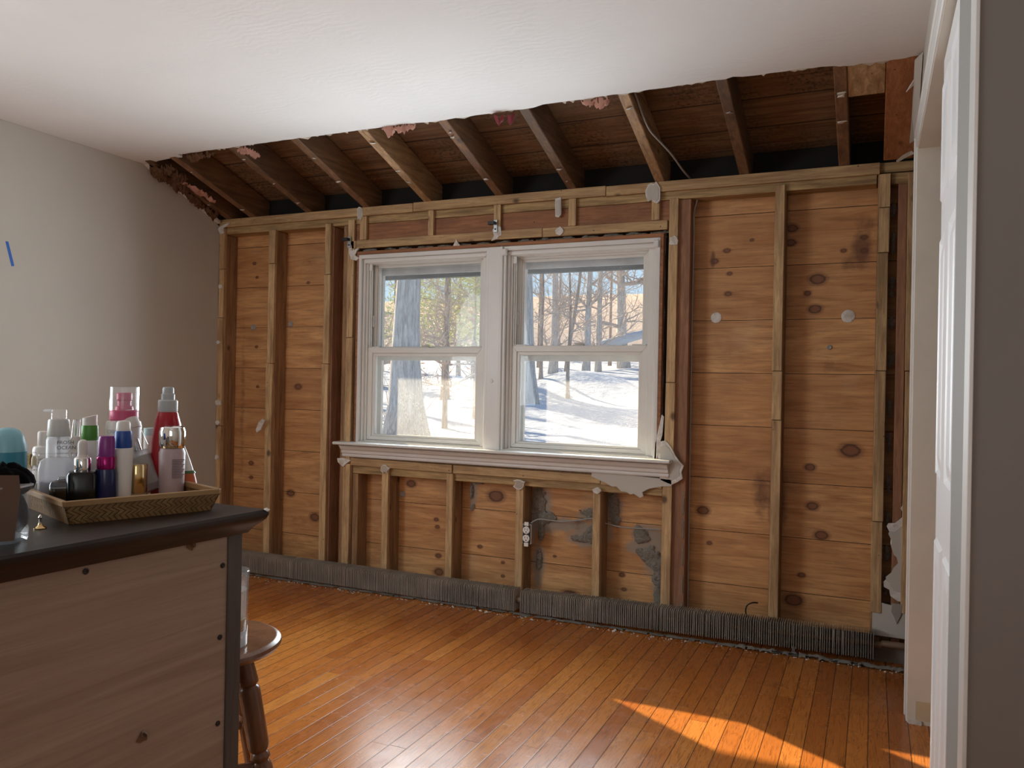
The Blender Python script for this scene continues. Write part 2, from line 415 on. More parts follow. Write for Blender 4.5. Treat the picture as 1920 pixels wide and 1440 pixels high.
# outdoors
def mk_snow():
    t = NT('snow'); v = t.coord(); n = t.noise(v, .8, 5, .6)
    t.col(t.mix(t.mr(n, .3, .7), (.40, .44, .50), (.50, .53, .58))); t.set(Roughness=.9, Specular_IOR_Level=.1)
    t.bump(t.noise(v, 2.0, 6, .6), .5, .2); return t.m
M['snow'] = mk_snow()
def mk_bark(name, a, b, s=1):
    t = NT(name); v = t.coord((9*s, 9*s, 1.2*s)); n = t.noise(v, 2.2, 6, .7, .6)
    t.col(t.mix(t.mr(n, .38, .62), a, b)); t.set(Roughness=.95, Specular_IOR_Level=.1); t.bump(n, 1.0, .05); return t.m
M['bark'] = mk_bark('oak bark', (.34, .31, .29), (.66, .62, .58))
M['bark2'] = mk_bark('brown bark', (.22, .15, .11), (.48, .36, .28))
M['twig'] = plain('twigs', (.46, .37, .30), .9, var=.25)
M['needle'] = plain('evergreen needles', (.62, .62, .25), .8, var=.35)
M['deadleaf'] = plain('dead orange leaves', (.62, .33, .16), .8, var=.3)
def mk_woods():
    t = NT('leafless wooded hillside'); v = t.coord((2.2, 2.2, .35)); n = t.noise(v, 1.2, 7, .75, .4); v2 = t.coord((14, 14, 1.5)); n2 = t.noise(v2, .8, 4, .7)
    c = t.mix(t.mr(n, .3, .7), (.46, .32, .22), (.80, .62, .45)); c = t.mix(t.mr(n2, .5, .65, 0, .55), c, (.86, .80, .74))
    t.col(c); t.set(Roughness=1.0, Specular_IOR_Level=0.0); return t.m
M['woods'] = mk_woods()

# ================================================================== THE ROOM
XL, XR, ZC = -3.45, 0.13, 2.171      # left wall, right wall, flat ceiling
# slope of the cut-away ceiling and of the rafters
def slope_z(y, z0=1.985, s=.325): return z0 - s*y
floor = MB().box(XL-.15, 1.6, -5.25, .16, -.10, 0).build('floor', M['floor']); tag(floor, kind='structure')

def jag_line(a, b, n, amp, seed):
    rr = random.Random(seed); out = []
    for i in range(n+1):
        t = i/n; x = a[0]+(b[0]-a[0])*t; y = a[1]+(b[1]-a[1])*t
        out.append((x+rr.uniform(-.3, .3)*(b[0]-a[0])/n*(0 < i < n), y+rr.uniform(-amp, amp)))
    return out
# ceiling: flat plaster board sheet with the ragged saw cut edge along the hole
edge = [(XL, -.530), (-3.43, -.50), (-3.40, -.515), (-3.33, -.545), (-3.27, -.552), (-3.20, -.56), (-3.16, -.548), (-3.135, -.60)]
edge += jag_line((-3.10, -.592), (-2.3, -.590), 22, .004, 1) + jag_line((-2.26, -.588), (-1.80, -.588), 12, .003, 2)
edge += [(-1.74, -.575)] + jag_line((-1.70, -.572), (-1.25, -.578), 9, .006, 3) + [(-1.20, -.595)]
edge += jag_line((-1.15, -.592), (-.50, -.600), 16, .004, 4) + [(-.47, -.612)] + jag_line((-.44, -.603), (-.14, -.588), 9, .006, 5) + [(-.12, -.57)] + jag_line((-.08, -.568), (.13, -.575), 7, .008, 6)
cl = MB(); cl.prism([(x, y, ZC) for x, y in edge] + [(1.6, -.575, ZC), (1.6, -5.25, ZC), (XL, -5.25, ZC)], (0, 0, .022))
o = cl.build('ceiling', M['ceiling'], bevel=.0012); tag(o, kind='structure')
# torn brown paper fringe on the cut
fr = MB(); rr = random.Random(11)
for (x, y) in edge[8:]:
    if rr.random() < .42:
        w = rr.uniform(.008, .035); d = rr.uniform(.004, .014)
        fr.prism([(x-w, y-.004, ZC+.001), (x, y+d, ZC-.001-rr.uniform(0, .004)), (x+w, y-.004, ZC+.001)], (0, 0, .006))
o2 = fr.build('torn_edge', M['paper'], o)
# left wall with the sloped shoulder
lw = MB()
kink = [(-.60, ZC+.0), (-.525, ZC-.001), (-.50, ZC-.020)]
lw.prism([(XL, -2.65, 0), (XL, .10, 0), (XL, .10, 1.945), (XL, 0, 1.950)] + [(XL, y, z) for y, z in ((-.05, 1.972), (-.28, 2.066), (-.45, 2.128))] + [(XL, y, z) for y, z in kink[::-1]] + [(XL, -2.65, ZC)], (-.05, 0, 0))
lw.box(XL-.05, XL, -5.25, -4.05, 0, ZC).box(XL-.05, XL, -4.05, -2.65, 0, .80).box(XL-.05, XL, -4.05, -2.65, 2.0, ZC)
o = lw.build('wall_left', M['greige']); tag(o, kind='structure')
# white strip of ceiling board left standing along the slope
rr = random.Random(5); pts = []; N = 26
def sl(y): return 1.950+(-y)*.40-.10*max(0, -y-.3)**1.2 if y > -.52 else ZC-.03
ctop = [(-.02, 1.956), (-.28, 2.064), (-.45, 2.126), (-.50, 2.148), (-.53, 2.168), (-.60, 2.172)]
def szz(y):
    for (a, za), (b, zb) in zip(ctop, ctop[1:]):
        if b <= y <= a: return za+(zb-za)*(a-y)/(a-b)
    return ctop[0][1] if y > -.02 else ctop[-1][1]
inner = []; outer = []
for i in range(N+1):
    y = -.015-.575*i/N
    w = .012+.018*rr.random()+(.035 if .55 < i/N < .8 else 0)+(.09*max(0, i/N-.86)/.14)
    inner.append((XL+w, y, szz(y)+.004+rr.uniform(-.002, .002))); outer.append((XL, y, szz(y)+.004))
cs = MB(); n0 = len(inner)
vs = outer+inner+[(p[0], p[1], p[2]+.016) for p in inner]+[(p[0], p[1], p[2]+.016) for p in outer]; fs = []
for i in range(N):
    for k in range(3): fs.append((k*n0+i, k*n0+i+1, (k+1)*n0+i+1, (k+1)*n0+i))
cs.add(vs, fs); o = cs.build('ceiling', M['gypsum']); tag(o, kind='structure')

# right wall: stub, closet opening, corner, dark return wall
rw = MB()
rw.box(XR, XR+.10, -.53, -.02, 1.93, 2.20)        # drywall left above
MB().box(XR, XR+.10, -2.14, -1.87, 0, ZC).build('wall_pier', M['pier']); tag(bpy.data.objects['wall_pier'], kind='structure')            # pier between closet and corner, its shade put into the paint colour
rw.box(XR, XR+.10, -1.87, -.53, 1.90, ZC)          # over the closet
rw.box(XR+.002, XR+.06, -.596, -.53, 0, 1.90)
o = rw.build('wall_right', M['greige']); tag(o, kind='structure')
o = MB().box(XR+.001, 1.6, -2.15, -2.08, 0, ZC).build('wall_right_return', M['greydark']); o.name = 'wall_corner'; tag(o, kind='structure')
o = MB().box(XR-.002, XR+.004, -2.153, -2.085, 0, ZC).build('trim_3', M['white'], bevel=.001); tag(o, kind='structure')
cw = MB().box(.85, .90, -2.15, -.50, 0, ZC).box(XR+.06, .9, -.53, -.50, 0, ZC)
o = cw.build('wall_closet', M['greige']); tag(o, kind='structure')
o = MB().box(1.55, 1.6, -5.25, -2.15, 0, ZC).build('wall_right_rear', M['greige']); tag(o, kind='structure')
rear = MB().box(XL, -.1, -5.25, -5.2, 0, ZC).box(1.25, 1.6, -5.25, -5.2, 0, ZC).box(-.1, 1.25, -5.25, -5.2, 0, .9).box(-.1, 1.25, -5.25, -5.2, 1.98, ZC)
o = rear.build('wall_rear', M['greige']); tag(o, kind='structure')
# closet casing, jamb, track, door
cas = MB()
cas.box(XR-.016, XR+.002, -.600, -.532, 0, 1.918)
cas.box(XR-.016, XR+.002, -1.87, -.600, 1.862, 1.918)
cas.box(XR-.020, XR-.010, -.545, -.528, 0, 1.925); cas.box(XR-.020, XR-.010, -1.87, -.528, 1.908, 1.925)
o = cas.build('trim_4', M['white'], bevel=.003); tag(o, kind='structure')
jm = MB().box(XR-.012, XR+.125, -.606, -.5965, 0, 1.862)
jm.build('jamb', M['cream'], o)
MB().box(XR-.010, XR+.125, -1.87, -.606, 1.858, 1.872).build('head_jamb', M['cream'], o)
MB().box(XR+.050, XR+.075, -1.87, -.66, 1.832, 1.857).build('track', M['steel'], o)
MB().box(XR+.012, XR+.06, -.6075, -.6062, .014, .075).build('old_paint_patch', plain('yellowed paint', (.62, .52, .34), .6), o)
MB().box(XR-.008, XR+.03, -.612, -.604, 0, .012).build('perforated_shim', M['gypsum'], o)
MB().box(XR+.101, .85, -1.95, -1.88, 0, ZC).build('side_jamb', M['greige'], o)
# six panel bifold leaf
DX, DY0, DY1, DZ1 = XR+.008, -1.868, -1.39, 1.845
dr = MB().box(DX, DX+.03, DY0, DY1, .012, DZ1)
door = dr.build('door_1', M['doorwhite'], bevel=.002); tag(door, kind='structure')
for (z0, z1) in ((1.50, 1.77), (.88, 1.42), (.16, .74)):
    for (y0, y1) in ((-1.835, -1.665), (-1.60, -1.43)):
        p = MB()
        a = [(DX-.001, y0, z0), (DX-.001, y1, z0), (DX-.001, y1, z1), (DX-.001, y0, z1)]
        def ring(ins, dx): return [(DX+dx, y0+ins, z0+ins), (DX+dx, y1-ins, z0+ins), (DX+dx, y1-ins, z1-ins), (DX+dx, y0+ins, z1-ins)]
        rings = [ring(0, 0), ring(.008, -.006), ring(.018, -.0015), ring(.024, -.0015), ring(.048, -.0055)]
        vs = sum(rings, []); fs = []
        for j in range(4):
            for k in range(4): fs.append((j*4+k, j*4+(k+1) % 4, (j+1)*4+(k+1) % 4, (j+1)*4+k))
        fs.append((16, 17, 18, 19)); p.add(vs, fs); p.build('door_panel', M['doorwhite'], door)

# ------------------------------------------------------------------ roof over the hole
rf = MB(); s_ = .325; th = .148
y0, y1 = .75, -5.3
rf.prism([(-3.75, y0, slope_z(y0)+th), (-3.75, y1, slope_z(y1)+th), (-3.75, y1, slope_z(y1)+th+.05), (-3.75, y0, slope_z(y0)+th+.05)], (5.5, 0, 0))
roof = rf.build('roof', M['roof']); tag(roof, kind='structure')
MB().box(-3.75, 1.75, .66, .70, 1.70, 2.0).build('fascia', M['dark'], roof)  # fascia and soffit coloured near-black to paint the eave's shade
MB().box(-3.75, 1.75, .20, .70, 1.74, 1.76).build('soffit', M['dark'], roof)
MB().prism([(-3.56, .7, 1.7), (-3.56, -5.3, 1.7), (-3.56, -5.3, 4.0), (-3.56, .7, 2.0)], (-.05, 0, 0)).build('gable_left', M['roof'], roof)
MB().prism([(1.62, .7, 1.7), (1.62, -5.3, 1.7), (1.62, -5.3, 4.0), (1.62, .7, 2.0)], (.05, 0, 0)).build('gable_right', M['roof'], roof)
MB().prism([(XR+.04, .10, 1.98), (XR+.04, -.55, 2.17), (XR+.04, -.9, 2.6), (XR+.04, .10, 2.15)], (.03, 0, 0)).build('gable_inner', M['roof'], roof)
MB().box(-3.6, 1.7, -5.36, -5.30, 0, 4.0).build('gable_rear', M['roof'], roof)

# rafters: bottom edge on the slope line, square cut, running back under the ceiling
raf = [(-3.375, 'rafter', 'brown rafter tight against the left wall behind torn insulation'),
       (-3.203, 'rafterred', 'wide reddish brown rafter, second from the left wall, with nail-torn side'),
       (-2.812, 'rafter', 'dark rafter with pink fibreglass tuft stuck at its ceiling end'),
       (-2.438, 'rafterred', 'red brown rafter over the left corner of the window'),
       (-2.068, 'rafterlight', 'pale-edged rafter over the left sash with torn paper at its top'),
       (-1.668, 'rafterred', 'rafter ending over the middle post of the window'),
       (-1.293, 'rafter', 'stained rafter over the right sash with gypsum crumbs on its edge'),
       (-.880, 'rafterlight', 'clean pale rafter beside the hanging grey cable'),
       (-.515, 'rafter', 'dark rafter right of the hanging cable, its lower edge orange'),
       (-.122, 'rafterred', 'last narrow rafter left of the small dark opening in the eaves')]
for x, m, lab in raf:
    g = MB(); ya, yb = .30, -1.25; w = .0215
    za, zb = slope_z(ya), slope_z(yb)
    d = th-.004
    g.prism([(x-w, ya, za), (x-w, yb, zb), (x-w, yb, zb+d), (x-w, ya, za+d)], (2*w, 0, 0))
    o = g.build('rafter', M[m], bevel=.003); tag(o, lab, 'rafter', 'roof rafters')
    rr = random.Random(int(x*1000))
    for k in range(rr.randint(1, 3)):
        c = MB(); y = rr.uniform(-.55, -.03); z = slope_z(y); a = rr.uniform(.003, .0085)
        c.add([(x+w*rr.uniform(-.6, .6)+a*math.cos(q), y+a*math.sin(q)*1.4, z-.001-.004*(j == 1)) for j in (0, 1) for q in (0, 1.3, 2.4, 3.7, 5)] , [(0, 1, 2, 3, 4), (5, 6, 7, 8, 9)]+[(i, (i+1) % 5, 5+(i+1) % 5, 5+i) for i in range(5)])
        c.build('gypsum_crumb', M['gypsum'], o)
# flat orange board against the right wall and the block at the top
y0, y1 = .0, -.66
o = MB().prism([(.022, y0, slope_z(y0)+.002), (.022, y1, slope_z(y1)+.002), (.022, y1, slope_z(y1)+.04), (.022, y0, slope_z(y0)+.04)], (.106, 0, 0)).build('sloped_board', M['board'], bevel=.002)
tag(o, 'wide orange fir board nailed flat against the right wall below the roof', 'board')
o = MB().prism([(-.100, -.40, slope_z(-.40)+.006), (-.100, -.56, slope_z(-.56)+.006), (-.100, -.56, slope_z(-.56)+.04), (-.100, -.40, slope_z(-.40)+.04)], (.120, 0, 0)).build('blocking', M['rafterlight'], bevel=.002)
tag(o, 'short pale blocking board between last rafter and flat orange board', 'board')

# ------------------------------------------------------------------ back wall: sheathing
YS = .108
WX0, WX1, WZ0, WZ1 = -2.50, -.868, .70, 1.745       # hole for the windows
def knots_img(px):   # world list (x, z, r)
    return px
KN = [(-0.591, 1.488, 0.011), (-0.586, 1.577, 0.009), (-0.683, 0.524, 0.02), (-0.652, 0.382, 0.009), (-0.222, 1.538, 0.024), (-0.261, 1.48, 0.011), (-0.23, 1.412, 0.02), (-0.081, 0.822, 0.029), (-0.238, 0.743, 0.016), (-0.226, 0.58, 0.018), (-0.188, 0.461, 0.02), (-0.264, 0.284, 0.011), (-0.294, 0.174, 0.027), (-3.282, 1.743, 0.01), (-3.261, 1.662, 0.008), (-3.255, 1.26, 0.008), (-3.241, 1.029, 0.008), (-3.278, 0.586, 0.013), (-3.276, 0.503, 0.01), (-2.949, 1.035, 0.018), (-2.892, 1.618, 0.008), (-2.987, 0.432, 0.02), (-2.817, 0.311, 0.023), (-2.198, 0.54, 0.02), (-2.043, 0.366, 0.01), (-2.036, 0.328, 0.01), (-2.027, 0.18, 0.013), (-2.022, 0.098, 0.02), (-1.705, 0.512, 0.031), (-1.789, 0.251, 0.01), (-1.503, 0.496, 0.018), (-1.267, 0.405, 0.022), (-1.306, 0.062, 0.031), (-0.968, 0.39, 0.02), (-1.05, 0.194, 0.011), (-1.039, 0.128, 0.009), (-1.386, 0.245, 0.007), (-1.66, 0.185, 0.008), (-1.659, 0.118, 0.008), (-0.122, 1.654, 0.009), (-0.493, 1.72, 0.007), (-0.652, 1.634, 0.013), (-0.599, 1.679, 0.011), (-0.328, 1.761, 0.018), (-0.332, 1.699, 0.016), (-0.045, 1.705, 0.011), (-0.044, 1.65, 0.011)]
# elongated stains (x, z, rx, rz, strength)
ST = [(-.37, .60, .05, .16, 1.0), (-.43, .62, .05, .12, .8), (-.05, 1.66, .05, .10, .9), (-.10, 1.60, .04, .05, .7), (-.04, 1.76, .06, .06, .6), (-.36, 1.5, .03, .3, .5), (-.17, 1.17, .05, .05, .5),
      (-.80, .9, .05, .5, .4), (-3.35, .9, .03, .8, .5), (-2.93, .28, .12, .05, .5), (-2.9, 1.72, .12, .08, .4), (-.66, 1.64, .012, .05, 1.0), (-.60, .08, .08, .02, .4), (-.20, .05, .2, .03, .5), (-.30, .03, .05, .05, .7), (-.35, 1.8, .03, .2, .5)]
DU = [(-1.46, .47, .05, .10), (-1.44, .40, .06, .05), (-1.35, .40, .09, .03), (-1.20, .37, .09, .06), (-1.18, .46, .08, .035), (-1.23, .34, .08, .03), (-1.10, .50, .04, .08), (-.93, .38, .07, .05), (-.88, .28, .06, .08), (-.85, .18, .05, .10), (-.98, .33, .05, .03),
      (-.86, .08, .04, .05), (-1.83, .54, .02, .08), (-1.47, .2, .03, .1)]
sb = MB(); cols = []
def board_face(x0, x1, z0, z1):
    nx = max(2, int((x1-x0)/.006)); nz = max(2, int((z1-z0)/.0065))
    X = np.linspace(x0, x1, nx+1); Z = np.linspace(z0, z1, nz+1)
    gx, gz = np.meshgrid(X, Z); gx = gx.ravel(); gz = gz.ravel()
    r = np.zeros(gx.size); g = np.zeros(gx.size); b = np.zeros(gx.size)
    for kx, kz, kr in KN:
        d = np.sqrt(((gx-kx)/(kr*1.2))**2+((gz-kz)/(kr*.8))**2); r = np.maximum(r, np.clip(1.2-d*.6, 0, 1))
    for kx, kz, rx, rz in DU:
        d = np.sqrt(((gx-kx)/rx)**2+((gz-kz)/rz)**2); g = np.maximum(g, np.clip(1.35-d*.75, 0, 1))
    for kx, kz, rx, rz, s in ST:
        d = np.sqrt(((gx-kx)/rx)**2+((gz-kz)/rz)**2); b = np.maximum(b, s*np.clip(1.2-d*.8, 0, 1))
    n0 = len(sb.v); sb.v += [(a, YS, c) for a, c in zip(gx, gz)]
    for j in range(nz):
        for i in range(nx):
            k = n0+j*(nx+1)+i; sb.f.append((k, k+1, k+nx+2, k+nx+1))
    cols.append(np.stack([r, g, b, np.ones(gx.size)], 1))
zs = [0.0]+[.208+.2325*k for k in range(8)]+[2.0]
for z0, z1 in zip(zs, zs[1:]):
    a, c = z0+.0012, z1-.0012
    if c <= WZ0 or a >= WZ1 : segs = [(XL-.05, .40)]
    else: segs = [(XL-.05, WX0-.02), (WX1+.02, .40)]
    for x0, x1 in segs: board_face(x0, x1, a, c)
me = bpy.data.meshes.new('sheathing'); me.from_pydata(sb.v, [], sb.f); me.materials.append(M['sheath'])
at = me.color_attributes.new('marks', 'FLOAT_COLOR', 'POINT'); at.data.foreach_set('color', np.concatenate(cols).astype(np.float32).ravel())
wb = bpy.data.objects.new('wall_back', me); COL.objects.link(wb); tag(wb, kind='structure')
bk = MB()  # the boards' thickness and the siding behind them
for x0, x1, z0, z1 in ((XL-.2, WX0-.02, -.2, 1.79), (WX1+.02, 1.7, -.2, 1.79), (WX0-.02, WX1+.02, -.2, WZ0-.03), (WX0-.02, WX1+.02, WZ1+.01, 1.79)):
    bk.box(x0, x1, YS+.002, YS+.034, z0, z1)
bk.build('board_backs', M['dark'], wb)
MB().box(XL-.1, 1.5, .112, .118, 1.95, 2.10).build('eave_shade_strip', M['dark'], wb)  # near-black sheet painting in the shade of the eave gap
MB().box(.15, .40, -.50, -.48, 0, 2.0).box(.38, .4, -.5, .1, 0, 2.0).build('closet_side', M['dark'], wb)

# ------------------------------------------------------------------ plates, header and their furring
def strip_x(x0, x1, z0, z1, mat='stripX', y=0.0, tilt=0.0):
    return MB().prism([(x0, y, z0), (x1, y, z0+tilt), (x1, y, z1+tilt), (x0, y, z1)], (0, .0185, 0))
tp = empty('top_plate', (-1.7, .019, 1.90)); tag(tp, 'long doubled top plate running the full width of the back wall', 'wall plate')
rootpart(tp, MB().box(XL, .0, .019, YS-.002, 1.902, 1.942).build('lower_plate', M['plate'], bevel=.002))
rootpart(tp, MB().box(XL, .135, .019, YS-.002, 1.944, 1.984).build('upper_plate', M['plate'], bevel=.002))
for a, b, z in ((XL, -2.155, 1.941), (-2.152, -1.13, 1.942), (-1.127, .010, 1.938)):
    rootpart(tp, strip_x(a, b, z, z+.045, tilt=-.001).build('furring_strip', M['stripX'], bevel=.0015))
rootpart(tp, MB().box(.05, .135, .019, .06, 1.895, 1.94).build('corner_block', M['plate'], bevel=.002))
hd = empty('window_header', (-1.68, .019, 1.755)); tag(hd, 'reddish fir header beam above the double window', 'beam', kind='thing')
rootpart(hd, MB().box(-2.545, -.80, .019, YS-.004, 1.775, 1.900).build('beam', M['fir'], bevel=.002))
for a, b, z in ((-2.545, -2.50, 1.770), (-2.497, -1.44, 1.771), (-1.437, -.842, 1.769)):
    rootpart(hd, strip_x(a, b, z, z+.042).build('furring_strip', M['stripX'], bevel=.0015))
rootpart(hd, MB().box(-2.475, -2.435, .0, .0185, 1.815, 1.938).build('short_strip', M['strip'], bevel=.0015))
for a, b in ((-2.063, -2.032), (-1.695, -1.658), (-1.309, -1.272), (-.914, -.878)):
    rootpart(hd, MB().box(a, b, 0, .0185, 1.813, 1.940).build('short_strip', M['strip'], bevel=.0015))

# ------------------------------------------------------------------ studs and furring
def stud(name, lab, x0, x1, z0, z1, strips=(), mat='stud', sx=None, cat='stud', group='full height wall studs'):
    r = empty(name, ((x0+x1)/2, .06, z0)); tag(r, lab, cat, group)
    rootpart(r, MB().box(x0, x1, .019, YS-.002, z0, z1).build('timber', M[mat], bevel=.0025))
    rs = random.Random(int(x0*997))
    for (a, b, za, zb) in strips:
        j = rs.uniform(-.003, .003)
        rootpart(r, MB().prism([(a, 0, za), (b, 0, za), (b+j, 0, zb), (a+j, 0, zb)], (0, .0185, 0)).build('furring_strip', M['strip'], bevel=.0015))
    return r
Z0 = .0
stud('wall_stud', 'corner stud against the plain left wall', XL+.002, -3.408, Z0, 1.90, [(XL+.002, -3.410, .05, .80), (XL+.002, -3.408, .803, 1.42), (XL+.004, -3.410, 1.423, 1.70), (XL+.004, -3.409, 1.703, 1.938)])
stud('wall_stud', 'stud with peeling gypsum flap, first in from the left wall corner', -3.082, -3.040, Z0, 1.90, [(-3.087, -3.042, Z0, 1.16), (-3.084, -3.040, 1.163, 1.715), (-3.086, -3.040, 1.718, 1.905)])
stud('wall_stud', 'stud left of the window, wide dark brown side showing', -2.700, -2.655, Z0, 1.90, [(-2.705, -2.664, Z0, 1.16), (-2.702, -2.662, 1.163, 1.64), (-2.699, -2.663, 1.643, 1.915)], mat='studred')
stud('king_stud', 'king stud beside the left edge of the window', -2.590, -2.508, Z0, 1.90, [(-2.556, -2.512, Z0, .635), (-2.552, -2.512, .64, 1.30), (-2.549, -2.511, 1.303, 1.925)], mat='stud')
stud('king_stud', 'reddish king stud beside the right edge of the window', -.838, -.742, Z0, 1.90, [(-.842, -.800, Z0, .66), (-.838, -.796, .77, 1.09), (-.835, -.795, 1.093, 1.905)], mat='studred')
stud('wall_stud', 'pale stud in the middle of the wall right of the window', -.388, -.346, Z0, 1.91, [(-.384, -.347, Z0, .94), (-.386, -.348, .943, 1.145), (-.388, -.349, 1.148, 1.925)])
stud('wall_stud', 'last pale furred stud before the dark gap at the right corner', .004, .040, .0, 1.94, [(.004, .044, .19, .55), (.006, .045, .553, 1.15), (.007, .046, 1.153, 1.62), (.009, .048, 1.623, 1.80), (.009, .049, 1.803, 1.935)])
stud('corner_stud', 'narrow orange red stud in the right corner behind torn plasterboard', .078, .112, 0, 1.895, [(.112, .134, .2, 1.15), (.112, .134, 1.153, 1.93)], mat='studred')
# cripple studs under the window
sp_ = empty('sill_plate', (-1.68, .05, .585)); tag(sp_, 'doubled rough sill under the window stool', 'wall plate')
rootpart(sp_, MB().box(-2.505, -.845, .019, YS-.004, .585, .625).build('rough_sill', M['plate'], bevel=.002))
rootpart(sp_, MB().box(-2.505, -.845, .019, YS-.004, .628, .668).build('upper_sill', M['stud'], bevel=.002))
for a, b, z, t in ((-2.508, -1.90, .628, -.004), (-1.893, -1.13, .624, -.001), (-1.127, -.845, .619, .002)):
    rootpart(sp_, strip_x(a, b, z, z+.040, tilt=t).build('furring_strip', M['stripX'], bevel=.0015))
cr_ = [(-2.309, -2.270, 'short cripple stud under the left sash, grey plaster blob on top', .625),
       (-1.929, -1.893, 'short cripple stud under the window, split mitred top end', .62),
       (-1.549, -1.510, 'short cripple stud left of the electrical outlet', .60),
       (-1.161, -1.125, 'short cripple stud between the two cable bays', .59)]
for a, b, lab, zt in cr_:
    stud('cripple_stud', lab, a+.002, b+.002, 0, .583, [(a, b, .0, zt)], group='short studs under the window')
stud('trimmer_stud', 'short trimmer stud under the left end of the window stool', -2.504, -2.470, 0, .583, [], group='short studs under the window')

# dusty bottom plate
bp = MB().box(XL+.003, .13, .012, YS-.003, .0005, .03).build('bottom_plate', M['dust'], bevel=.003); 
tag(bp, 'dusty bottom plate on the floor behind the heater fins', 'wall plate')

# ------------------------------------------------------------------ drywall scraps, anchors, clips
def scrap(name, lab, pts, y=-.004, th=.010, mat='gypsum', face=None, group='torn plasterboard scraps', cat='plasterboard scrap', tiltz=0):
    g = MB().prism([(x, y-tiltz*(z-pts[0][1]), z) for x, z in pts], (0, th, 0))
    o = g.build(name, M[mat], bevel=.001); tag(o, lab, cat, group)
    if face:
        cx = sum(p[0] for p in pts)/len(pts); cz = sum(p[1] for p in pts)/len(pts)
        q = [(cx+(x-cx)*.78, cz+(z-cz)*.78) for x, z in pts]
        MB().prism([(x, y-.002, z) for x, z in q], (0, .002, 0)).build('painted_face', M[face], o)
    return o
def blob(cx, cz, rx, rz, n, seed, amp=.3):
    rr = random.Random(seed); return [(cx+rx*math.cos(2*math.pi*k/n)*(1+rr.uniform(-amp, amp)), cz+rz*math.sin(2*math.pi*k/n)*(1+rr.uniform(-amp, amp))) for k in range(n)]
scrap('plasterboard_scrap', 'grey painted plasterboard tongue hanging under the right of the stool', [(-1.17, .655), (-1.10, .628), (-1.07, .615), (-1.05, .617), (-1.03, .598), (-1.0, .594), (-.985, .585), (-.97, .590), (-.94, .574), (-.925, .582), (-.93, .60), (-.90, .618), (-.84, .632), (-.80, .635), (-.80, .665), (-1.17, .68)], y=-.006, th=.012, mat='greige')
scrap('plasterboard_scrap', 'large torn plasterboard corner at the right end of the stool', [(-.865, .80), (-.86, .83), (-.83, .835), (-.815, .82), (-.80, .80), (-.785, .77), (-.765, .745), (-.748, .728), (-.758, .70), (-.752, .672), (-.775, .655), (-.80, .642), (-.83, .652), (-.85, .66), (-.86, .70)], y=-.006, th=.012, mat='gypsum', face='greige')
scrap('plasterboard_scrap', 'thin plasterboard sliver standing at the lower right window frame', [(-.880, .75), (-.868, .75), (-.862, .80), (-.845, .86), (-.84, .94), (-.85, .95), (-.862, .89), (-.878, .82)], y=-.004, th=.006)
scrap('plasterboard_scrap', 'torn plasterboard patch over the top plate right of the cable rafter', blob(-.905, 1.935, .036, .046, 17, 3, .3), y=-.008, face='greige')
scrap('plasterboard_scrap', 'small narrow plasterboard strip over the top plate', [(-1.375, 1.945), (-1.345, 1.95), (-1.343, 1.87), (-1.355, 1.855), (-1.372, 1.86)], y=-.006, face='greige')
scrap('plasterboard_scrap', 'oval plasterboard chip on the plate at the left window corner', blob(-2.475, 1.955, .021, .036, 14, 8, .22), y=-.006, face='greige')
scrap('plasterboard_scrap', 'chalky chip on the top of the king stud right of the window', blob(-.812, 1.715, .022, .024, 10, 9), y=-.008)
scrap('plasterboard_scrap', 'round chip with screw on the strip above the right sash', blob(-1.350, 1.79, .022, .02, 9, 10), y=-.008)
scrap('plasterboard_scrap', 'small pointed chip over the middle of the left sash', [(-1.915, 1.752), (-1.895, 1.785), (-1.885, 1.765), (-1.872, 1.752)], y=-.006)
scrap('plasterboard_scrap', 'rounded plaster blob on the first short stud under the window', blob(-2.290, .622, .030, .020, 17, 12, .35), y=-.010, face='paper')
scrap('plasterboard_scrap', 'rounded plaster blob on the short stud left of the outlet', blob(-1.530, .598, .030, .024, 17, 13, .35), y=-.010, face='paper')
scrap('plasterboard_scrap', 'plaster blob under the torn tongue on a short stud', blob(-1.142, .592, .020, .014, 9, 33), y=-.010)
scrap('plasterboard_scrap', 'crumbling plasterboard bits under the left end of the stool', [(-2.59, .66), (-2.555, .665), (-2.50, .655), (-2.53, .635), (-2.55, .615), (-2.585, .64)], y=-.006)
scrap('plasterboard_scrap', 'white chip hanging on the left window corner bracket', [(-2.54, 1.80), (-2.525, 1.79), (-2.52, 1.76), (-2.47, 1.775), (-2.49, 1.755), (-2.50, 1.735), (-2.475, 1.72), (-2.49, 1.705), (-2.525, 1.715), (-2.54, 1.75)], y=-.006)
scrap('plasterboard_scrap', 'gypsum flap peeling off the stud nearest the left wall corner', [(-3.125, .775), (-3.095, .79), (-3.055, .845), (-3.07, .855), (-3.10, .835), (-3.13, .79)], y=-.022, tiltz=.25)
scrap('plasterboard_scrap', 'gypsum shreds where the slope meets the left wall corner', [(-3.45, 1.93), (-3.435, 1.945), (-3.40, 1.955), (-3.36, 1.965), (-3.385, 1.945), (-3.41, 1.935), (-3.405, 1.905), (-3.43, 1.90)], y=-.012)
for k, (x, z) in enumerate(((-3.43, 1.60), (-3.43, .93), (-3.432, .82), (-3.44, 1.28), (-3.435, .62))):
    lab = ['tiny upper chip', 'largest chip halfway up', 'small chip just below the largest', 'tiny chip above mid height', 'lowest tiny chip'][k]+' on the left corner stud'
    scrap('plasterboard_chip', lab, blob(x, z, .014 if k != 1 else .026, .013 if k != 1 else .018, 8, 20+k), y=-.006, group='chips on the left corner stud')
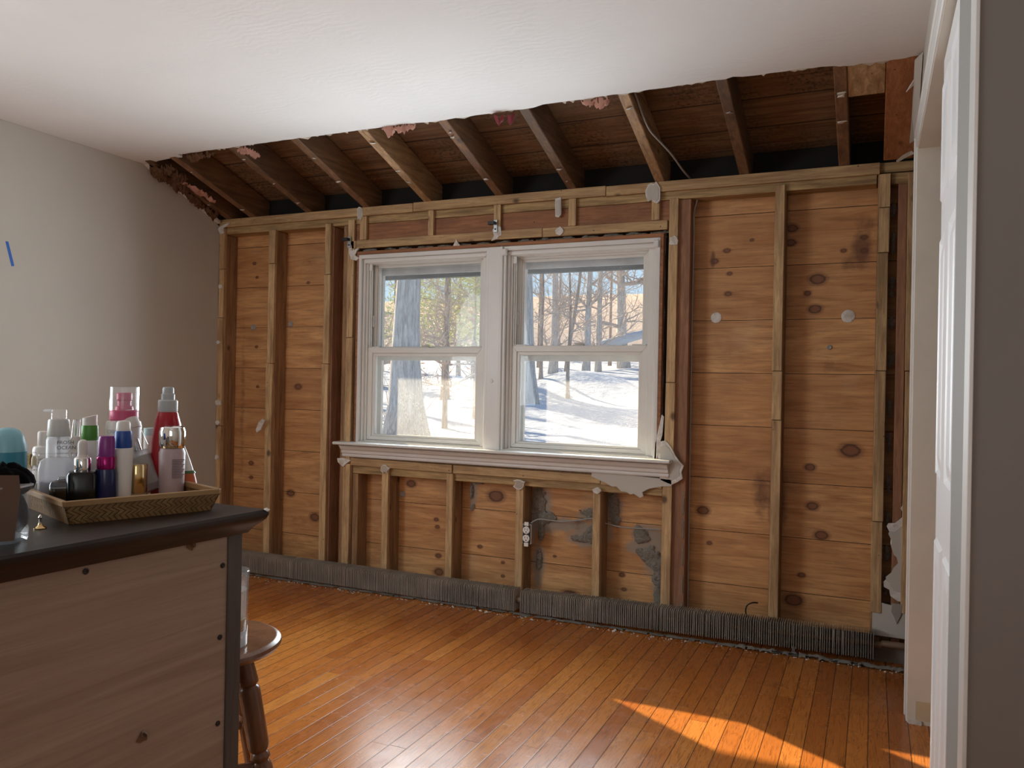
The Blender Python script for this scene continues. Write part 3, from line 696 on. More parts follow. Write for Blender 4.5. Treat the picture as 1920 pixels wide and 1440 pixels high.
# right corner remains
scrap('plasterboard_scrap', 'tall ragged plasterboard remnant low in the right corner', [(.118, .58), (.088, .55), (.064, .548), (.058, .535), (.075, .50), (.072, .47), (.085, .43), (.098, .42), (.105, .39), (.085, .365), (.075, .34), (.050, .315), (.052, .295), (.072, .285), (.075, .262), (.10, .245), (.138, .24), (.138, .58)], y=.006, th=.010, face='greige')
scrap('plasterboard_scrap', 'higher narrow plasterboard remnant in the right corner', [(.115, .66), (.138, .68), (.138, .58), (.112, .60), (.105, .61), (.112, .62)], y=.006, th=.010, mat='greige')
scrap('plasterboard_scrap', 'square dirty plasterboard piece above the pipe end, right corner', [(.012, .245), (.03, .235), (.075, .225), (.138, .23), (.138, .098), (.012, .10)], y=.004, th=.010, mat='greige')
scrap('paper_shred', 'blue grey paper shred hanging in the right corner', [(.082, .235), (.118, .235), (.115, .19), (.10, .155), (.092, .18), (.080, .20)], y=-.001, th=.003, mat='cable', cat='paper scrap')
scrap('baseboard_stub', 'dark dusty board under the pipe end, right corner', [(.0, .06), (.138, .065), (.138, .0), (.0, .0)], y=.0, th=.015, mat='dust', cat='board', group='corner boards')
# upper right: slivers on the sloped board and wall edge
def plate3(name, lab, pts, vec, mat, cat='plasterboard scrap', group='torn plasterboard scraps'):
    o = MB().prism(pts, vec).build(name, M[mat], bevel=.0008); tag(o, lab, cat, group); return o
plate3('plasterboard_scrap', 'long painted plasterboard edge beside the closet casing top', [(.127, -.62, 2.165), (.127, -.62, 2.165), (.127, -.40, 2.02), (.118, -.30, 1.975), (.104, -.30, 1.965), (.108, -.36, 2.05), (.106, -.56, 2.165)][1:], (0, -.008, -.006), 'greige')
plate3('plasterboard_scrap', 'white sliver pointing left on the top of the orange board', [(.128, -.52, 2.135), (.108, -.50, 2.125), (.085, -.47, 2.095), (.09, -.475, 2.10), (.105, -.48, 2.112), (.128, -.49, 2.115)], (0, -.006, -.008), 'gypsum')
plate3('plasterboard_scrap', 'tan splinter pointing left at the foot of the orange board', [(.132, -.04, 1.995), (.105, -.04, 1.985), (.070, -.05, 1.963), (.066, -.05, 1.970), (.09, -.045, 1.992), (.120, -.04, 2.008)], (0, -.010, -.004), 'paper')
# curtain rod brackets left in the wall
for x, z, lab in ((-2.535, 1.805, 'black metal curtain bracket at the left window corner'), (-1.68, 1.835, 'black metal curtain bracket above the middle window post')):
    r = empty('curtain_bracket', (x, 0, z)); tag(r, lab, 'bracket', 'curtain brackets')
    rootpart(r, MB().box(x-.010, x+.010, -.010, -.004, z-.030, z+.030).build('back_plate', M['steel'], bevel=.001))
    rootpart(r, MB().box(x-.03, x+.004, -.035, -.010, z+.005, z+.020).build('hook', M['black'], bevel=.001))
    rootpart(r, MB().tube([(x, -.014, z-.015), (x, -.008, z-.015)], .004, 8).build('screw', M['black']))
scrap('plasterboard_scrap', 'white chip under the bracket of the middle window post', [(-1.70, 1.82), (-1.675, 1.84), (-1.655, 1.83), (-1.650, 1.79), (-1.665, 1.785), (-1.67, 1.775), (-1.705, 1.765), (-1.69, 1.79)], y=-.003, th=.004)
# plugged insulation holes
for x, z, r_, m, lab in ((-.64, 1.383, .024, 'gypsum', 'white hole plug in the bay just right of the window'), (-.10, 1.380, .027, 'gypsum', 'white hole plug in the far right bay'),
                 (-3.28, 1.372, .018, 'cable', 'grey hole plug in the bay nearest the left wall'), (-3.01, 1.388, .017, 'cable', 'grey hole plug in the second bay from the left wall'),
                 (-2.25, .482, .017, 'cable', 'grey hole plug low under the left sash'), (-.17, 1.251, .011, 'cable', 'small grey plug below the far right white one')):
    g = MB(); g.lathe([(r_, 0), (r_*.98, .003), (r_*.7, .006), (r_*.3, .004), (0.0001, .003)], 20, Matrix.Translation((x, YS, z)) @ Matrix.Rotation(R(90), 4, 'X'))
    o = g.build('hole_plug', M[m], smooth=40); tag(o, lab, 'plug', 'insulation hole plugs')

# cellulose fluff and batts: lumpy sheets
def lump(name, ells, mat, lab, cat, y=YS, th=.016, step=.006, seed=0, plane=None, kind='stuff'):
    x0 = min(e[0]-e[2]*1.4 for e in ells); x1 = max(e[0]+e[2]*1.4 for e in ells); z0 = min(e[1]-e[3]*1.4 for e in ells); z1 = max(e[1]+e[3]*1.4 for e in ells)
    nx = int((x1-x0)/step)+1; nz = int((z1-z0)/step)+1; H = {}
    g = MB()
    for j in range(nz+1):
        for i in range(nx+1):
            x = x0+i*step; z = z0+j*step
            m = max(1.1-math.hypot((x-e[0])/e[2], (z-e[1])/e[3]) for e in ells)
            n = noise.noise(Vector((x*28+seed, z*28, seed)))*.55+noise.noise(Vector((x*90, z*90, seed)))*.35
            H[i, j] = (m+n, x, z)
    idx = {}
    def vid(i, j):
        if (i, j) not in idx:
            h, x, z = H[i, j]; d = max(0, min(1, h*1.3))**.6*th*(1+.6*noise.noise(Vector((x*130, z*130, 3.3))))
            idx[i, j] = len(g.v); g.v.append(plane(x, z, d) if plane else (x, y-d, z))
        return idx[i, j]
    for j in range(nz):
        for i in range(nx):
            if sum(H[a][0] > .12 for a in ((i, j), (i+1, j), (i, j+1), (i+1, j+1))) >= 3:
                g.f.append((vid(i, j), vid(i+1, j), vid(i+1, j+1), vid(i, j+1)))
    o = g.build(name, M[mat], smooth=80); tag(o, lab, cat, kind=kind); return o
lump('insulation_fluff', [(-1.47, .49, .035, .09), (-1.44, .43, .06, .03), (-1.455, .36, .02, .06), (-1.465, .22, .015, .06)], 'fluff', 'grey cellulose fluff around the cable right of the outlet', 'insulation', seed=1)
lump('insulation_fluff', [(-1.19, .465, .07, .028), (-1.19, .37, .055, .045), (-1.25, .345, .05, .02)], 'fluff', 'grey cellulose clump left of the stud between cable bays', 'insulation', seed=2)
lump('insulation_fluff', [(-1.095, .51, .03, .07), (-1.085, .44, .025, .03)], 'fluff', 'grey cellulose clump at the top left of the last window bay', 'insulation', seed=3)
lump('insulation_fluff', [(-.96, .385, .035, .05), (-.93, .31, .05, .035), (-.885, .26, .045, .04), (-.875, .19, .03, .08), (-.87, .11, .03, .05)], 'fluff', 'long grey cellulose streak down the last window bay', 'insulation', seed=4)
lump('insulation_fluff', [(-1.84, .53, .012, .04), (-1.835, .45, .014, .02), (-1.80, .575, .03, .012)], 'fluff', 'small grey fluff clinging beside the second short stud', 'insulation', seed=5)
lump('insulation_fluff', [(.062, z, .012, .045) for z in (.3, .42, .55, .7, .86, 1.0, 1.2, 1.35, 1.5, 1.66, 1.8)], 'fluff', 'dusty fluff packed in the dark gap at the right corner', 'insulation', y=.07, seed=6)
lump('insulation_fluff', [(-2.42+k*.11, 1.760, .05, .010) for k in range(15)], 'fluff', 'dark fibrous packing in the gap above the window frame', 'insulation', y=.035, th=.02, seed=7)
lump('insulation_fluff', [(-.856, z, .009, .05) for z in (.82, .95, 1.1, 1.25, 1.4, 1.55, 1.7)], 'fluff', 'fibrous packing in the gap at the right window edge', 'insulation', y=.045, seed=8)
lump('insulation_fluff', [(-.752, z, .006, .06) for z in (.08, .2, .32, .45, .56)], 'fluff', 'dust caked on the side of the right king stud', 'insulation', y=.02, th=.006, seed=9)
def slope_plane(x, y, d): return (x, y, slope_z(y)+.012-d)
lump('torn_batt', [(-3.405, -.47, .05, .06), (-3.33, -.50, .07, .03), (-3.39, -.36, .045, .07), (-3.41, -.22, .03, .08), (-3.41, -.10, .03, .06), (-3.30, -.44, .03, .05)], 'batt', 'ragged brown insulation hanging along the left wall slope', 'insulation', th=.045, seed=12, plane=slope_plane)
lump('fibreglass_tuft', [(-3.355, -.36, .03, .05), (-3.33, -.28, .03, .06), (-3.32, -.20, .02, .04)], 'pink', 'pink fibreglass patch on the leftmost rafter', 'insulation', th=.02, seed=13, plane=slope_plane)
lump('fibreglass_tuft', [(-2.755, -.545, .05, .03), (-2.735, -.51, .025, .03)], 'pink', 'pink fibreglass tuft at the ceiling edge by the third rafter', 'insulation', th=.022, seed=14, plane=slope_plane)
lump('fibreglass_tuft', [(-1.93, -.57, .03, .025), (-1.85, -.575, .06, .015)], 'pink', 'pink fibres at the ceiling edge above the left sash', 'insulation', th=.04, seed=15, plane=slope_plane)
lump('fibreglass_tuft', [(-.975, -.565, .035, .018), (-1.02, -.575, .03, .012)], 'pink', 'pale fibres at the ceiling edge left of the cable rafter', 'insulation', th=.035, seed=16, plane=slope_plane)
lump('torn_facing', [(-1.40, -.565, .03, .018), (-1.36, -.55, .018, .02)], 'maroon', 'maroon torn facing at the ceiling edge above the right sash', 'insulation', th=.05, seed=17, plane=slope_plane)
lump('torn_batt', [(-3.05, -.57, .07, .02), (-2.96, -.58, .05, .012)], 'batt', 'brown torn facing at the ceiling edge by the second rafter', 'insulation', th=.04, seed=18, plane=slope_plane)

# ------------------------------------------------------------------ cables
def cable(lab, pts, r=.004, mat='cable', n=8):
    o = MB().tube(catmull(pts, n), r, 8).build('cable', M[mat], smooth=60); tag(o, lab, 'cable', 'electrical cables'); return o
cable('grey cable curving down from the roof beside the pale rafter', [(-.852, -.60, 2.215), (-.852, -.50, 2.188), (-.848, -.42, 2.145), (-.838, -.34, 2.105), (-.808, -.27, 2.07), (-.780, -.20, 2.038), (-.760, -.08, 2.003), (-.750, .04, 1.992)])
cable('thin grey cable running down the stud right of the window', [(-.722, .05, 1.90), (-.735, .05, 1.84), (-.735, .055, 1.74), (-.737, .06, 1.5), (-.737, .062, 1.1), (-.736, .062, .8), (-.735, .064, .45), (-.735, .068, .1)], .0035)
cable('grey cable feeding the outlet across its bay', [(-1.490, .03, .400), (-1.455, .05, .425), (-1.40, .06, .425), (-1.33, .062, .424), (-1.26, .06, .437), (-1.20, .06, .450), (-1.165, .06, .452)])
cable('thin cable sagging across the last bay under the window', [(-1.12, .06, .435), (-1.05, .06, .425), (-.97, .06, .425), (-.90, .06, .428), (-.84, .06, .430)], .003)
cable('stray black strip curling out at the foot of the right bay', [(-.435, .06, .155), (-.455, .04, .158), (-.475, .03, .145), (-.480, .03, .12), (-.472, .03, .10)], .003, 'black')

# ------------------------------------------------------------------ electrical outlet
ro = empty('electrical_outlet', (-1.489, -.004, .36)); tag(ro, 'white duplex outlet in metal box on a short stud under the window', 'outlet')
rootpart(ro, MB().box(-1.512, -1.464, .0, .055, .312, .408).build('metal_box', M['steel'], bevel=.002))
rootpart(ro, MB().box(-1.508, -1.470, -.003, .000, .316, .404).build('black_body', M['black'], bevel=.001))
rootpart(ro, MB().box(-1.500, -1.478, -.006, -.003, .302, .320).box(-1.500, -1.478, -.006, -.003, .400, .418).build('mounting_strap', M['outlet'], bevel=.001))
for zc in (.3795, .3405):
    f = rootpart(ro, MB().lathe([(.0175, 0), (.0175, .004), (.0165, .005), (.0001, .005)], 24, Matrix.Translation((-1.489, -.003, zc)) @ Matrix.Rotation(R(90), 4, 'X')).build('receptacle', M['outlet'], smooth=40))
    sl_ = MB().box(-1.4965, -1.4945, -.0088, -.0078, zc, zc+.009).box(-1.4835, -1.4815, -.0088, -.0078, zc, zc+.008).box(-1.4915, -1.4865, -.0088, -.0078, zc-.011, zc-.006)
    sl_.build('slots', M['black'], f)

# ------------------------------------------------------------------ tape on the left wall
o = MB().prism([(XL+.0008, -1.241, 1.651), (XL+.0008, -1.228, 1.652), (XL+.0008, -1.199, 1.549), (XL+.0008, -1.212, 1.546)], (-.0006, 0, 0)).build('masking_tape', M['tape'])
tag(o, 'short strip of blue masking tape on the left wall', 'tape')

# ------------------------------------------------------------------ fin tube heater
def heater(x0, x1, z0, z1, lab):
    r = empty('finned_radiator', ((x0+x1)/2, -.05, 0)); tag(r, lab, 'radiator', 'finned baseboard heating elements')
    n = int((x1-x0)/.0088); fins = MB(); rs = random.Random(int(x0*100)); dip = rs.choice((1, 2))
    for i in range(n+1):
        t = i/n; x = x0+(x1-x0)*t; z = z0+(z1-z0)*t; w = .0006
        lx = rs.gauss(0, .0007) + (.0025 if rs.random() < .02 else 0); ly = rs.gauss(0, .0012)
        a = [(x+lx, -.090+ly, z+.003), (x+lx, -.087+ly, z), (x, -.012, z), (x, -.010, z+.098), (x+lx, -.012, z+.100), (x+lx, -.078+ly, z+.100), (x+lx*2, -.090+ly, z+.092)]
        fins.prism(a, (w*2, 0, 0))
    rootpart(r, fins.build('fins', M['fin']))
    rootpart(r, MB().tube([(x0-.03, -.05, z0+.05), (x1+.03, -.05, z1+.05)], .013, 14).build('pipe', M['pipe'], smooth=60))
    # folded collar sheets between the fins hide the light
    rootpart(r, MB().prism([(x0, -.055, z0+.012), (x1, -.055, z1+.012), (x1, -.055, z1+.088), (x0, -.055, z0+.088)], (0, .012, 0)).build('collar_sheet', M['dust']))
    for xs in (x0+.25, x1-.3):
        rootpart(r, MB().box(xs, xs+.012, -.07, -.012, .001, z0+.02).build('bracket', M['steel']))
    return r
heater(-3.40, -1.515, .013, .010, 'long dusty finned heating element left of the outlet')
heater(-1.478, .017, .010, .030, 'rusty finned heating element running right to the corner')
pp = MB().tube([(-1.55, -.05, .060), (-1.45, -.05, .060)], .016, 14).build('pipe_coupling', M['pipe'], smooth=60); tag(pp, 'short pipe coupling joining the two heater lengths', 'pipe')
pp = MB().tube([(.045, -.05, .085), (.30, -.05, .088)], .013, 14).build('pipe_end', M['pipe'], smooth=60); tag(pp, 'dark pipe end leaving the heater into the right corner', 'pipe')
# crumbs and dust along the heater
db = MB(); rs = random.Random(77)
for k in range(420):
    x = rs.uniform(XL+.02, .12); y = -.115-abs(rs.gauss(0, .02))+(.03*rs.random() if x > -.7 else 0); a = abs(rs.gauss(.0016, .0016))+.0006
    if rs.random() < .04: a *= 2.4
    c = Vector((x, y, a*.5)); db.add([c+Vector((a*rs.uniform(.6, 1.6), 0, 0)), c+Vector((0, a, 0)), c+Vector((-a, 0, 0)), c+Vector((0, -a*rs.uniform(.6, 1.5), 0)), c+Vector((0, 0, a*.8)), c-Vector((0, 0, a*.5))],
        [(0, 1, 4), (1, 2, 4), (2, 3, 4), (3, 0, 4), (1, 0, 5), (2, 1, 5), (3, 2, 5), (0, 3, 5)])
o = db.build('plaster_debris', M['gypsum']); tag(o, 'plaster crumbs scattered on the floor along the heater', 'debris', kind='stuff')
def floorplane(x, y, d): return (x, y, .0005+d)
lump('dust_line', [(-3.4+.12*k, -.085, .09, .022) for k in range(29)], 'dust', 'grey dust band on the floor under the heater', 'dust', th=.006, step=.012, seed=30, plane=floorplane)
lump('dust_line', [(-.45+.09*k, -.10, .07, .016) for k in range(7)], 'dust', 'thicker dust ridge on the floor at the right end of the heater', 'dust', th=.016, step=.008, seed=31, plane=floorplane)

# ================================================================== WINDOWS
def rect_frame(x0, x1, z0, z1, w, ya, yb, wt=None, wb=None):
    """a picture frame with mitre-like butt corners, w wide"""
    wt = w if wt is None else wt; wb = w if wb is None else wb
    g = MB()
    o_ = [(x0, z0), (x1, z0), (x1, z1), (x0, z1)]; i_ = [(x0+w, z0+wb), (x1-w, z0+wb), (x1-w, z1-wt), (x0+w, z1-wt)]
    for k in range(4):
        a, b = o_[k], o_[(k+1) % 4]; c, d = i_[(k+1) % 4], i_[k]
        g.prism([(a[0], ya, a[1]), (b[0], ya, b[1]), (c[0], ya, c[1]), (d[0], ya, d[1])], (0, yb-ya, 0))
    return g
tr = rect_frame(-2.490, -.856, .70, 1.754, .014, -.002, .16, wt=.018).build('trim_1', M['fir'], bevel=.002); tag(tr, kind='structure')
def window(n, x0, x1, zin, lo, upw, glo, gup):
    """x0..x1 outer edges; lo/upw = lower/upper sash (x0,x1,z0,z1); glo/gup = their glass"""
    w = empty('window_%d' % n, ((x0+x1)/2, 0, .75)); tag(w, kind='structure')
    P = lambda o: rootpart(w, o)
    P(rect_frame(x0, x1, .742, 1.735, .017, -.004, .155, wt=.020, wb=.012).build('frame', M['white'], bevel=.002))
    P(rect_frame(x0+.017, x1-.017, .754, 1.715, .012, .014, .13, wt=.022, wb=.006).build('inner_stop', M['white'], bevel=.003))
    P(rect_frame(x0+.028, x1-.028, .758, 1.700, .011, .030, .12, wt=.010, wb=.006).build('vinyl_frame', M['vinyl'], bevel=.0015))
    P(MB().box(max(lo[1], upw[1])-.002, x1-.030, .032, .124, .760, 1.70).build('jamb_liner', M['vinyl'], bevel=.002))
    # tracks beside the upper sash
    P(MB().box(lo[0]+.004, lo[0]+.010, .040, .046, lo[3], 1.69).box(lo[0]+.016, lo[0]+.020, .040, .046, lo[3], 1.69).build('balance_track', M['vinyl'], bevel=.001))
    P(MB().box(lo[0]+.002, lo[0]+.020, .034, .05, 1.655, 1.70).build('track_cap', M['vinyl'], bevel=.002))
    P(MB().box(lo[0]+.0205, lo[0]+.0245, .050, .058, 1.36, 1.42).build('tilt_latch', M['vinyl_dirty'], bevel=.001))
    u = P(MB().build('upper_sash', None)) if False else None
    def sash(nm, s_, g_, ya, yb, mat):
        sg = MB()
        o_ = [(s_[0], s_[2]), (s_[1], s_[2]), (s_[1], s_[3]), (s_[0], s_[3])]; i_ = [(g_[0], g_[2]), (g_[1], g_[2]), (g_[1], g_[3]), (g_[0], g_[3])]
        m_ = [(a*.35+b*.65, c*.35+d*.65) for (a, c), (b, d) in zip(o_, i_)]
        for k in range(4):
            k2 = (k+1) % 4
            for A, B, y in ((o_, m_, ya), (m_, i_, ya+.006)):
                sg.prism([(A[k][0], y, A[k][1]), (A[k2][0], y, A[k2][1]), (B[k2][0], y, B[k2][1]), (B[k][0], y, B[k][1])], (0, yb-y, 0))
        o = P(sg.build(nm, M[mat], bevel=.0018))
        pn = MB().box(g_[0]-.004, g_[1]+.004, (ya+yb)/2-.002, (ya+yb)/2+.002, g_[2]-.004, g_[3]+.004).build('pane', M['glass'], o)
        return o
    us = sash('upper_sash', upw, gup, .076, .104, 'vinyl')
    ls = sash('lower_sash', lo, glo, .040, .070, 'vinyl')
    xm = (lo[0]+lo[1])/2
    lk = MB().box(xm-.028, xm+.028, .046, .066, lo[3], lo[3]+.006).box(xm-.018, xm+.020, .050, .064, lo[3]+.006, lo[3]+.014).prism([(xm+.004, .044, lo[3]+.007), (xm+.034, .044, lo[3]+.005), (xm+.034, .050, lo[3]+.009), (xm+.004, .050, lo[3]+.013)], (0, 0, .004))
    lk.build('sash_lock', M['vinyl_dirty'], ls, bevel=.0015)
    for q in (lo[0]+.02, lo[1]-.06): MB().box(q-.015, q+.050, .044, .062, lo[3], lo[3]+.006).build('tilt_tab', M['vinyl'], ls, bevel=.001)
    # storm frame and screen rails outside
    P(rect_frame(x0+.040, x1-.040, .762, 1.695, .026, .130, .150, wt=.030, wb=.014).build('storm_frame', M['vinyl_dirty']))
    P(MB().box(x0+.05, x1-.05, .126, .136, 1.640, 1.672).build('storm_rail', M['screen']))
    P(MB().box(x0+.05, x1-.05, .112, .124, 1.186, 1.215).build('storm_rail', M['vinyl_dirty']))
    P(MB().prism([(x0+.017, .035, .760), (x0+.017, .155, .748), (x0+.017, .155, .740), (x0+.017, .035, .742)], (x1-x0-.034, 0, 0)).build('sill_slope', M['vinyl_dirty']))
    return w
window(1, -2.476, -1.712, 0, (-2.437, -1.762, .766, 1.250), (-2.430, -1.772, 1.236, 1.703), (-2.395, -1.802, .796, 1.206), (-2.402, -1.802, 1.257, 1.676))
window(2, -1.640, -.870, 0, (-1.603, -.929, .766, 1.258), (-1.596, -.938, 1.240, 1.700), (-1.562, -.972, .796, 1.213), (-1.562, -.968, 1.260, 1.668))
mu = MB().box(-1.716, -1.638, -.008, .155, .742, 1.735).box(-1.650, -1.636, -.014, .0, .745, 1.735).build('trim_2', M['white'], bevel=.003); tag(mu, kind='structure')
MB().lathe([(.010, 0), (.009, .003), (.0001, .004)], 18, Matrix.Translation((-1.686, -.008, 1.085)) @ Matrix.Rotation(R(90), 4, 'X')).build('screw_cover', M['white'], mu, smooth=40)
# white bracket blocks at the heads of the right unit
for a in (-1.640, -.898):
    MB().box(a, a+.024, -.018, .0, 1.690, 1.722).build('shade_bracket', M['white'], mu, bevel=.003)
# stool and apron, one moulded profile
pf = [(-.062, .738), (-.066, .743), (-.066, .749), (-.062, .753), (.04, .753), (.04, .742), (.018, .735), (.018, .673), (-.012, .673), (-.016, .680), (-.012, .690), (-.022, .694), (-.024, .708), (-.034, .716), (-.042, .728), (-.052, .734)]
st = MB().prism([(-2.578, y, z) for y, z in pf[:6]]+[(-2.578, .018, .738)], (1.780, 0, 0))
st.prism([(-2.552, y, z) for y, z in [(.018, .738)]+pf[6:]], (1.740, 0, 0))
st = st.build('trim_5', M['white'], bevel=.0012); tag(st, kind='structure')
MB().box(-2.46, -.885, -.002, .05, .7525, .758).build('caulk_line', M['vinyl_dirty'], st)
# near-black strips painting in the shade of the gaps either side
o = MB().box(-.853, -.845, .03, .10, .72, 1.74).box(-2.505, -2.4905, .02, .10, .72, 1.74).build('gap_shade_strips', M['dark']); tag(o, kind='structure')
# unseen rear window behind the camera, added for the fill lamp
o = rect_frame(-.1, 1.25, .9, 1.98, .05, -5.24, -5.19).build('window_3', M['white'], bevel=.003); tag(o, kind='structure')
MB().box(-.06, 1.21, -5.222, -5.218, .94, 1.94).build('pane', M['glass'], o)

g = MB(); 
for y0, y1, z0, z1 in ((-4.06, -4.0, .80, 2.0), (-2.70, -2.64, .80, 2.0), (-4.0, -2.70, .80, .86), (-4.0, -2.70, 1.94, 2.0)): g.box(XL-.06, XL+.01, y0, y1, z0, z1)
o = g.build('window_4', M['white'], bevel=.003); tag(o, kind='structure')  # unseen side window, added to go with the ambient fill lamp
MB().box(XL-.035, XL-.031, -4.0, -2.70, .86, 1.94).build('pane', M['glass'], o)

# ================================================================== OUTDOORS
def gz(x, y):
    z = -.15+.03*y+.0007*y*y
    z += .85*math.exp(-(((x+8.0)/2.0)**2+((y-19.0)/2.6)**2))+.22*math.exp(-(((x+7.0)/2.2)**2+((y-13.5)/1.6)**2))
    z += .10*noise.noise(Vector((x*.35, y*.35, 0)))+.035*noise.noise(Vector((x*1.3, y*1.3, 4)))
    z += 1.5*max(0, min(1, (y-30)/20))*math.exp(-((x+9-.1*y)/6)**2)*.5
    return z
g = MB(); nx, ny = 150, 150
ysg = [.9+(70-.9)*(j/ny)**1.7 for j in range(ny+1)]
for y in ysg:
    for i in range(nx+1):
        x = -75+95*i/nx if y > 30 else -45+60*i/nx
        g.v.append((x, y, gz(x, y)))
for j in range(ny):
    for i in range(nx):
        k = j*(nx+1)+i; g.f.append((k, k+1, k+nx+2, k+nx+1))
sn = g.build('ground', M['snow'], smooth=180); tag(sn, kind='structure')
g = MB(); hx, hy = 90, 16
for j in range(hy+1):
    t = j/hy; y = 58+34*t
    for i in range(hx+1):
        x = -110+150*i/hx
        z = 3.0+9.0*math.sin(t*math.pi*.5)**.8+.12*noise.noise(Vector((x*.1, y*.1, 2)))
        g.v.append((x, y, z))
for j in range(hy):
    for i in range(hx):
        k = j*(hx+1)+i; g.f.append((k, k+1, k+hx+2, k+hx+1))
o = g.build('hill', M['woods'], smooth=180); tag(o, kind='structure')

def tree(name, x, y, r, h, lab, group=None, mat='bark', lean=(0, 0), nbr=9, seed=0, flare=1.35, zb=.35, lv=2, twig='twig', brlen=.32, minh=.35):
    rr = random.Random(seed); z = gz(x, y)-.15
    root = empty(name, (x, y, z)); tag(root, lab, 'tree', group)
    path = []; rad = []; n = 12
    for i in range(n+1):
        t = i/n
        path.append(Vector((x+lean[0]*t+r*.8*noise.noise(Vector((t*3, seed, 1))), y+lean[1]*t, z+h*t)))
        rad.append(r*(1-.72*t)*(1+(flare-1)*math.exp(-t*h/(r*2.6))))
    tr_ = rootpart(root, MB().tube(path, rad, 14).build('trunk', M[mat], smooth=180))
    b = MB()
    def grow(p, d, L, r0, lev):
        q = [p]; dd = d.copy(); m = 5
        for k in range(m):
            dd = (dd+Vector((rr.gauss(0, .16), rr.gauss(0, .16), rr.gauss(.03, .12)))).normalized(); q.append(q[-1]+dd*L/m)
        b.tube(q, [r0*(1-.75*k/m) for k in range(m+1)], 5 if lev else 7, caps=False)
        if lev < lv:
            for k in range(1, m+1):
                for _ in range(2 if lev == 0 else 1):
                    nd = (dd+Vector((rr.gauss(0, .7), rr.gauss(0, .7), rr.gauss(.1, .5)))).normalized()
                    grow(q[k], nd, L*rr.uniform(.35, .6), r0*(1-.75*k/m)*.6+.002, lev+1)
    for k in range(nbr):
        t = rr.uniform(minh, .98); i = int(t*n); p = path[min(i, n)]
        a = rr.uniform(0, 2*math.pi); d = Vector((math.cos(a), math.sin(a), rr.uniform(-.05, .7))).normalized()
        grow(p, d, h*brlen*rr.uniform(.5, 1), rad[min(i, n)]*.35+.006, 0)
    rootpart(root, b.build('branches', M[twig], smooth=180))
    return root
tree('oak_tree', -7.46, 8.55, .27, 9, 'huge grey oak trunk just outside the left window', nbr=8, seed=1, flare=1.75, minh=.55, brlen=.25)
tree('oak_tree', -7.85, 14.16, .40, 11, 'thick grey oak trunk beside the snow mound, right window', nbr=8, seed=2, flare=1.5, minh=.3, brlen=.25)
sp = tree('sapling', -7.50, 10.0, .055, 5.5, 'thin crooked sapling right of the huge oak in the left window', mat='bark2', nbr=16, seed=3, flare=1.2, minh=.08, brlen=.30)
tree('sapling', -7.35, 16.4, .055, 4.5, 'slim brown sapling standing on the snow mound', 'saplings around the snow mound', 'bark2', nbr=6, seed=4, minh=.3)
tree('sapling', -8.75, 17.9, .06, 5, 'slim sapling between the thick oak and the snow mound', 'saplings around the snow mound', 'bark2', nbr=6, seed=5, minh=.3)
tree('sapling', -10.62, 24.8, .09, 8, 'leaning sapling behind the snow mound', 'saplings around the snow mound', 'bark2', lean=(1.0, 0), nbr=7, seed=6)
tree('sapling', -7.70, 11.6, .03, 3.2, 'wispy twig sapling at the right side of the left window', 'saplings around the snow mound', 'bark2', nbr=8, seed=7, minh=.2)
for k, (x, y, r, h, ln) in enumerate(((-14.27, 32.95, .21, 13, .1), (-12.42, 32.46, .18, 13, .3), (-12.51, 34.6, .15, 13, .1), (-12.2, 38.1, .30, 14, -.8))):
    tree('woodland_tree', x, y, r, h, ['straight mid-distance tree nearest the thick oak, right window', 'tall mid-distance tree left of a close pair, right window', 'slimmer right-hand tree of a close pair, right window', 'stout leaning tree toward the right edge of the right window'][k], 'mid-distance trees', lean=(ln, 0), nbr=20, seed=20+k, minh=.12, brlen=.26)
for k, (x, y) in enumerate(((-21.7, 32.3), (-18.3, 30.7), (-16.1, 28.1), (-19.7, 27.2), (-17.2, 38.3), (-11.0, 42), (-15.5, 44), (-24, 40), (-13.6, 40), (-19, 46), (-9.3, 45), (-23, 22), (-27, 28), (-20, 18.5), (-31, 34), (-25, 34), (-17.5, 22.5))):
    tree('bare_tree', x, y, random.uniform(.09, .16)*(1.7 if k > 10 else 1), 12, 'leafless grey brown tree in the distant wood behind the snow', 'distant leafless trees', 'bark2', nbr=16, seed=40+k, minh=.08, lv=1, brlen=.22)
# sunlit evergreen with some orange leaves, left window upper sash
def foliage(root, name, centres, n, size, mat, seed):
    rr = random.Random(seed); g = MB()
    for _ in range(n):
        c = rr.choice(centres); p = Vector((rr.gauss(c[0], c[3]), rr.gauss(c[1], c[3]), rr.gauss(c[2], c[3]*.75)))
        u = Vector((rr.gauss(0, 1), rr.gauss(0, 1), rr.gauss(-.2, .6))).normalized(); v = u.cross(Vector((rr.gauss(0, 1), rr.gauss(0, 1), rr.gauss(0, 1)))).normalized()
        a = size*rr.uniform(.6, 1.5)
        g.add([p-u*a, p-v*a*.22+u*a*.1, p+u*a, p+v*a*.22+u*a*.1], [(0, 1, 2, 3)])
    return rootpart(root, g.build(name, M[mat]))
ev = tree('evergreen_tree', -11.4, 17.0, .12, 7, 'sunlit yellow green evergreen filling the upper left window', mat='bark2', nbr=18, seed=60, minh=.2, brlen=.30, lv=1)
foliage(ev, 'foliage', [(-11.4+dx, 17+dy, z, .42) for z, w in ((2.6, 1.3), (3.0, 1.4), (3.5, 1.2), (4.1, 1.0), (4.8, .7)) for dx, dy in ((-w, 0), (w*.8, .3), (0, .5), (-w*.4, -.5), (w*1.3, -.3))], 9000, .075, 'needle', 61)
foliage(sp, 'dead_leaves', [(-7.5, 9.9, 2.35, .22), (-7.1, 10.2, 2.45, .2), (-7.9, 9.6, 1.5, .25), (-7.3, 10.0, 1.35, .25), (-6.9, 10.2, .9, .2)], 210, .05, 'deadleaf', 62)
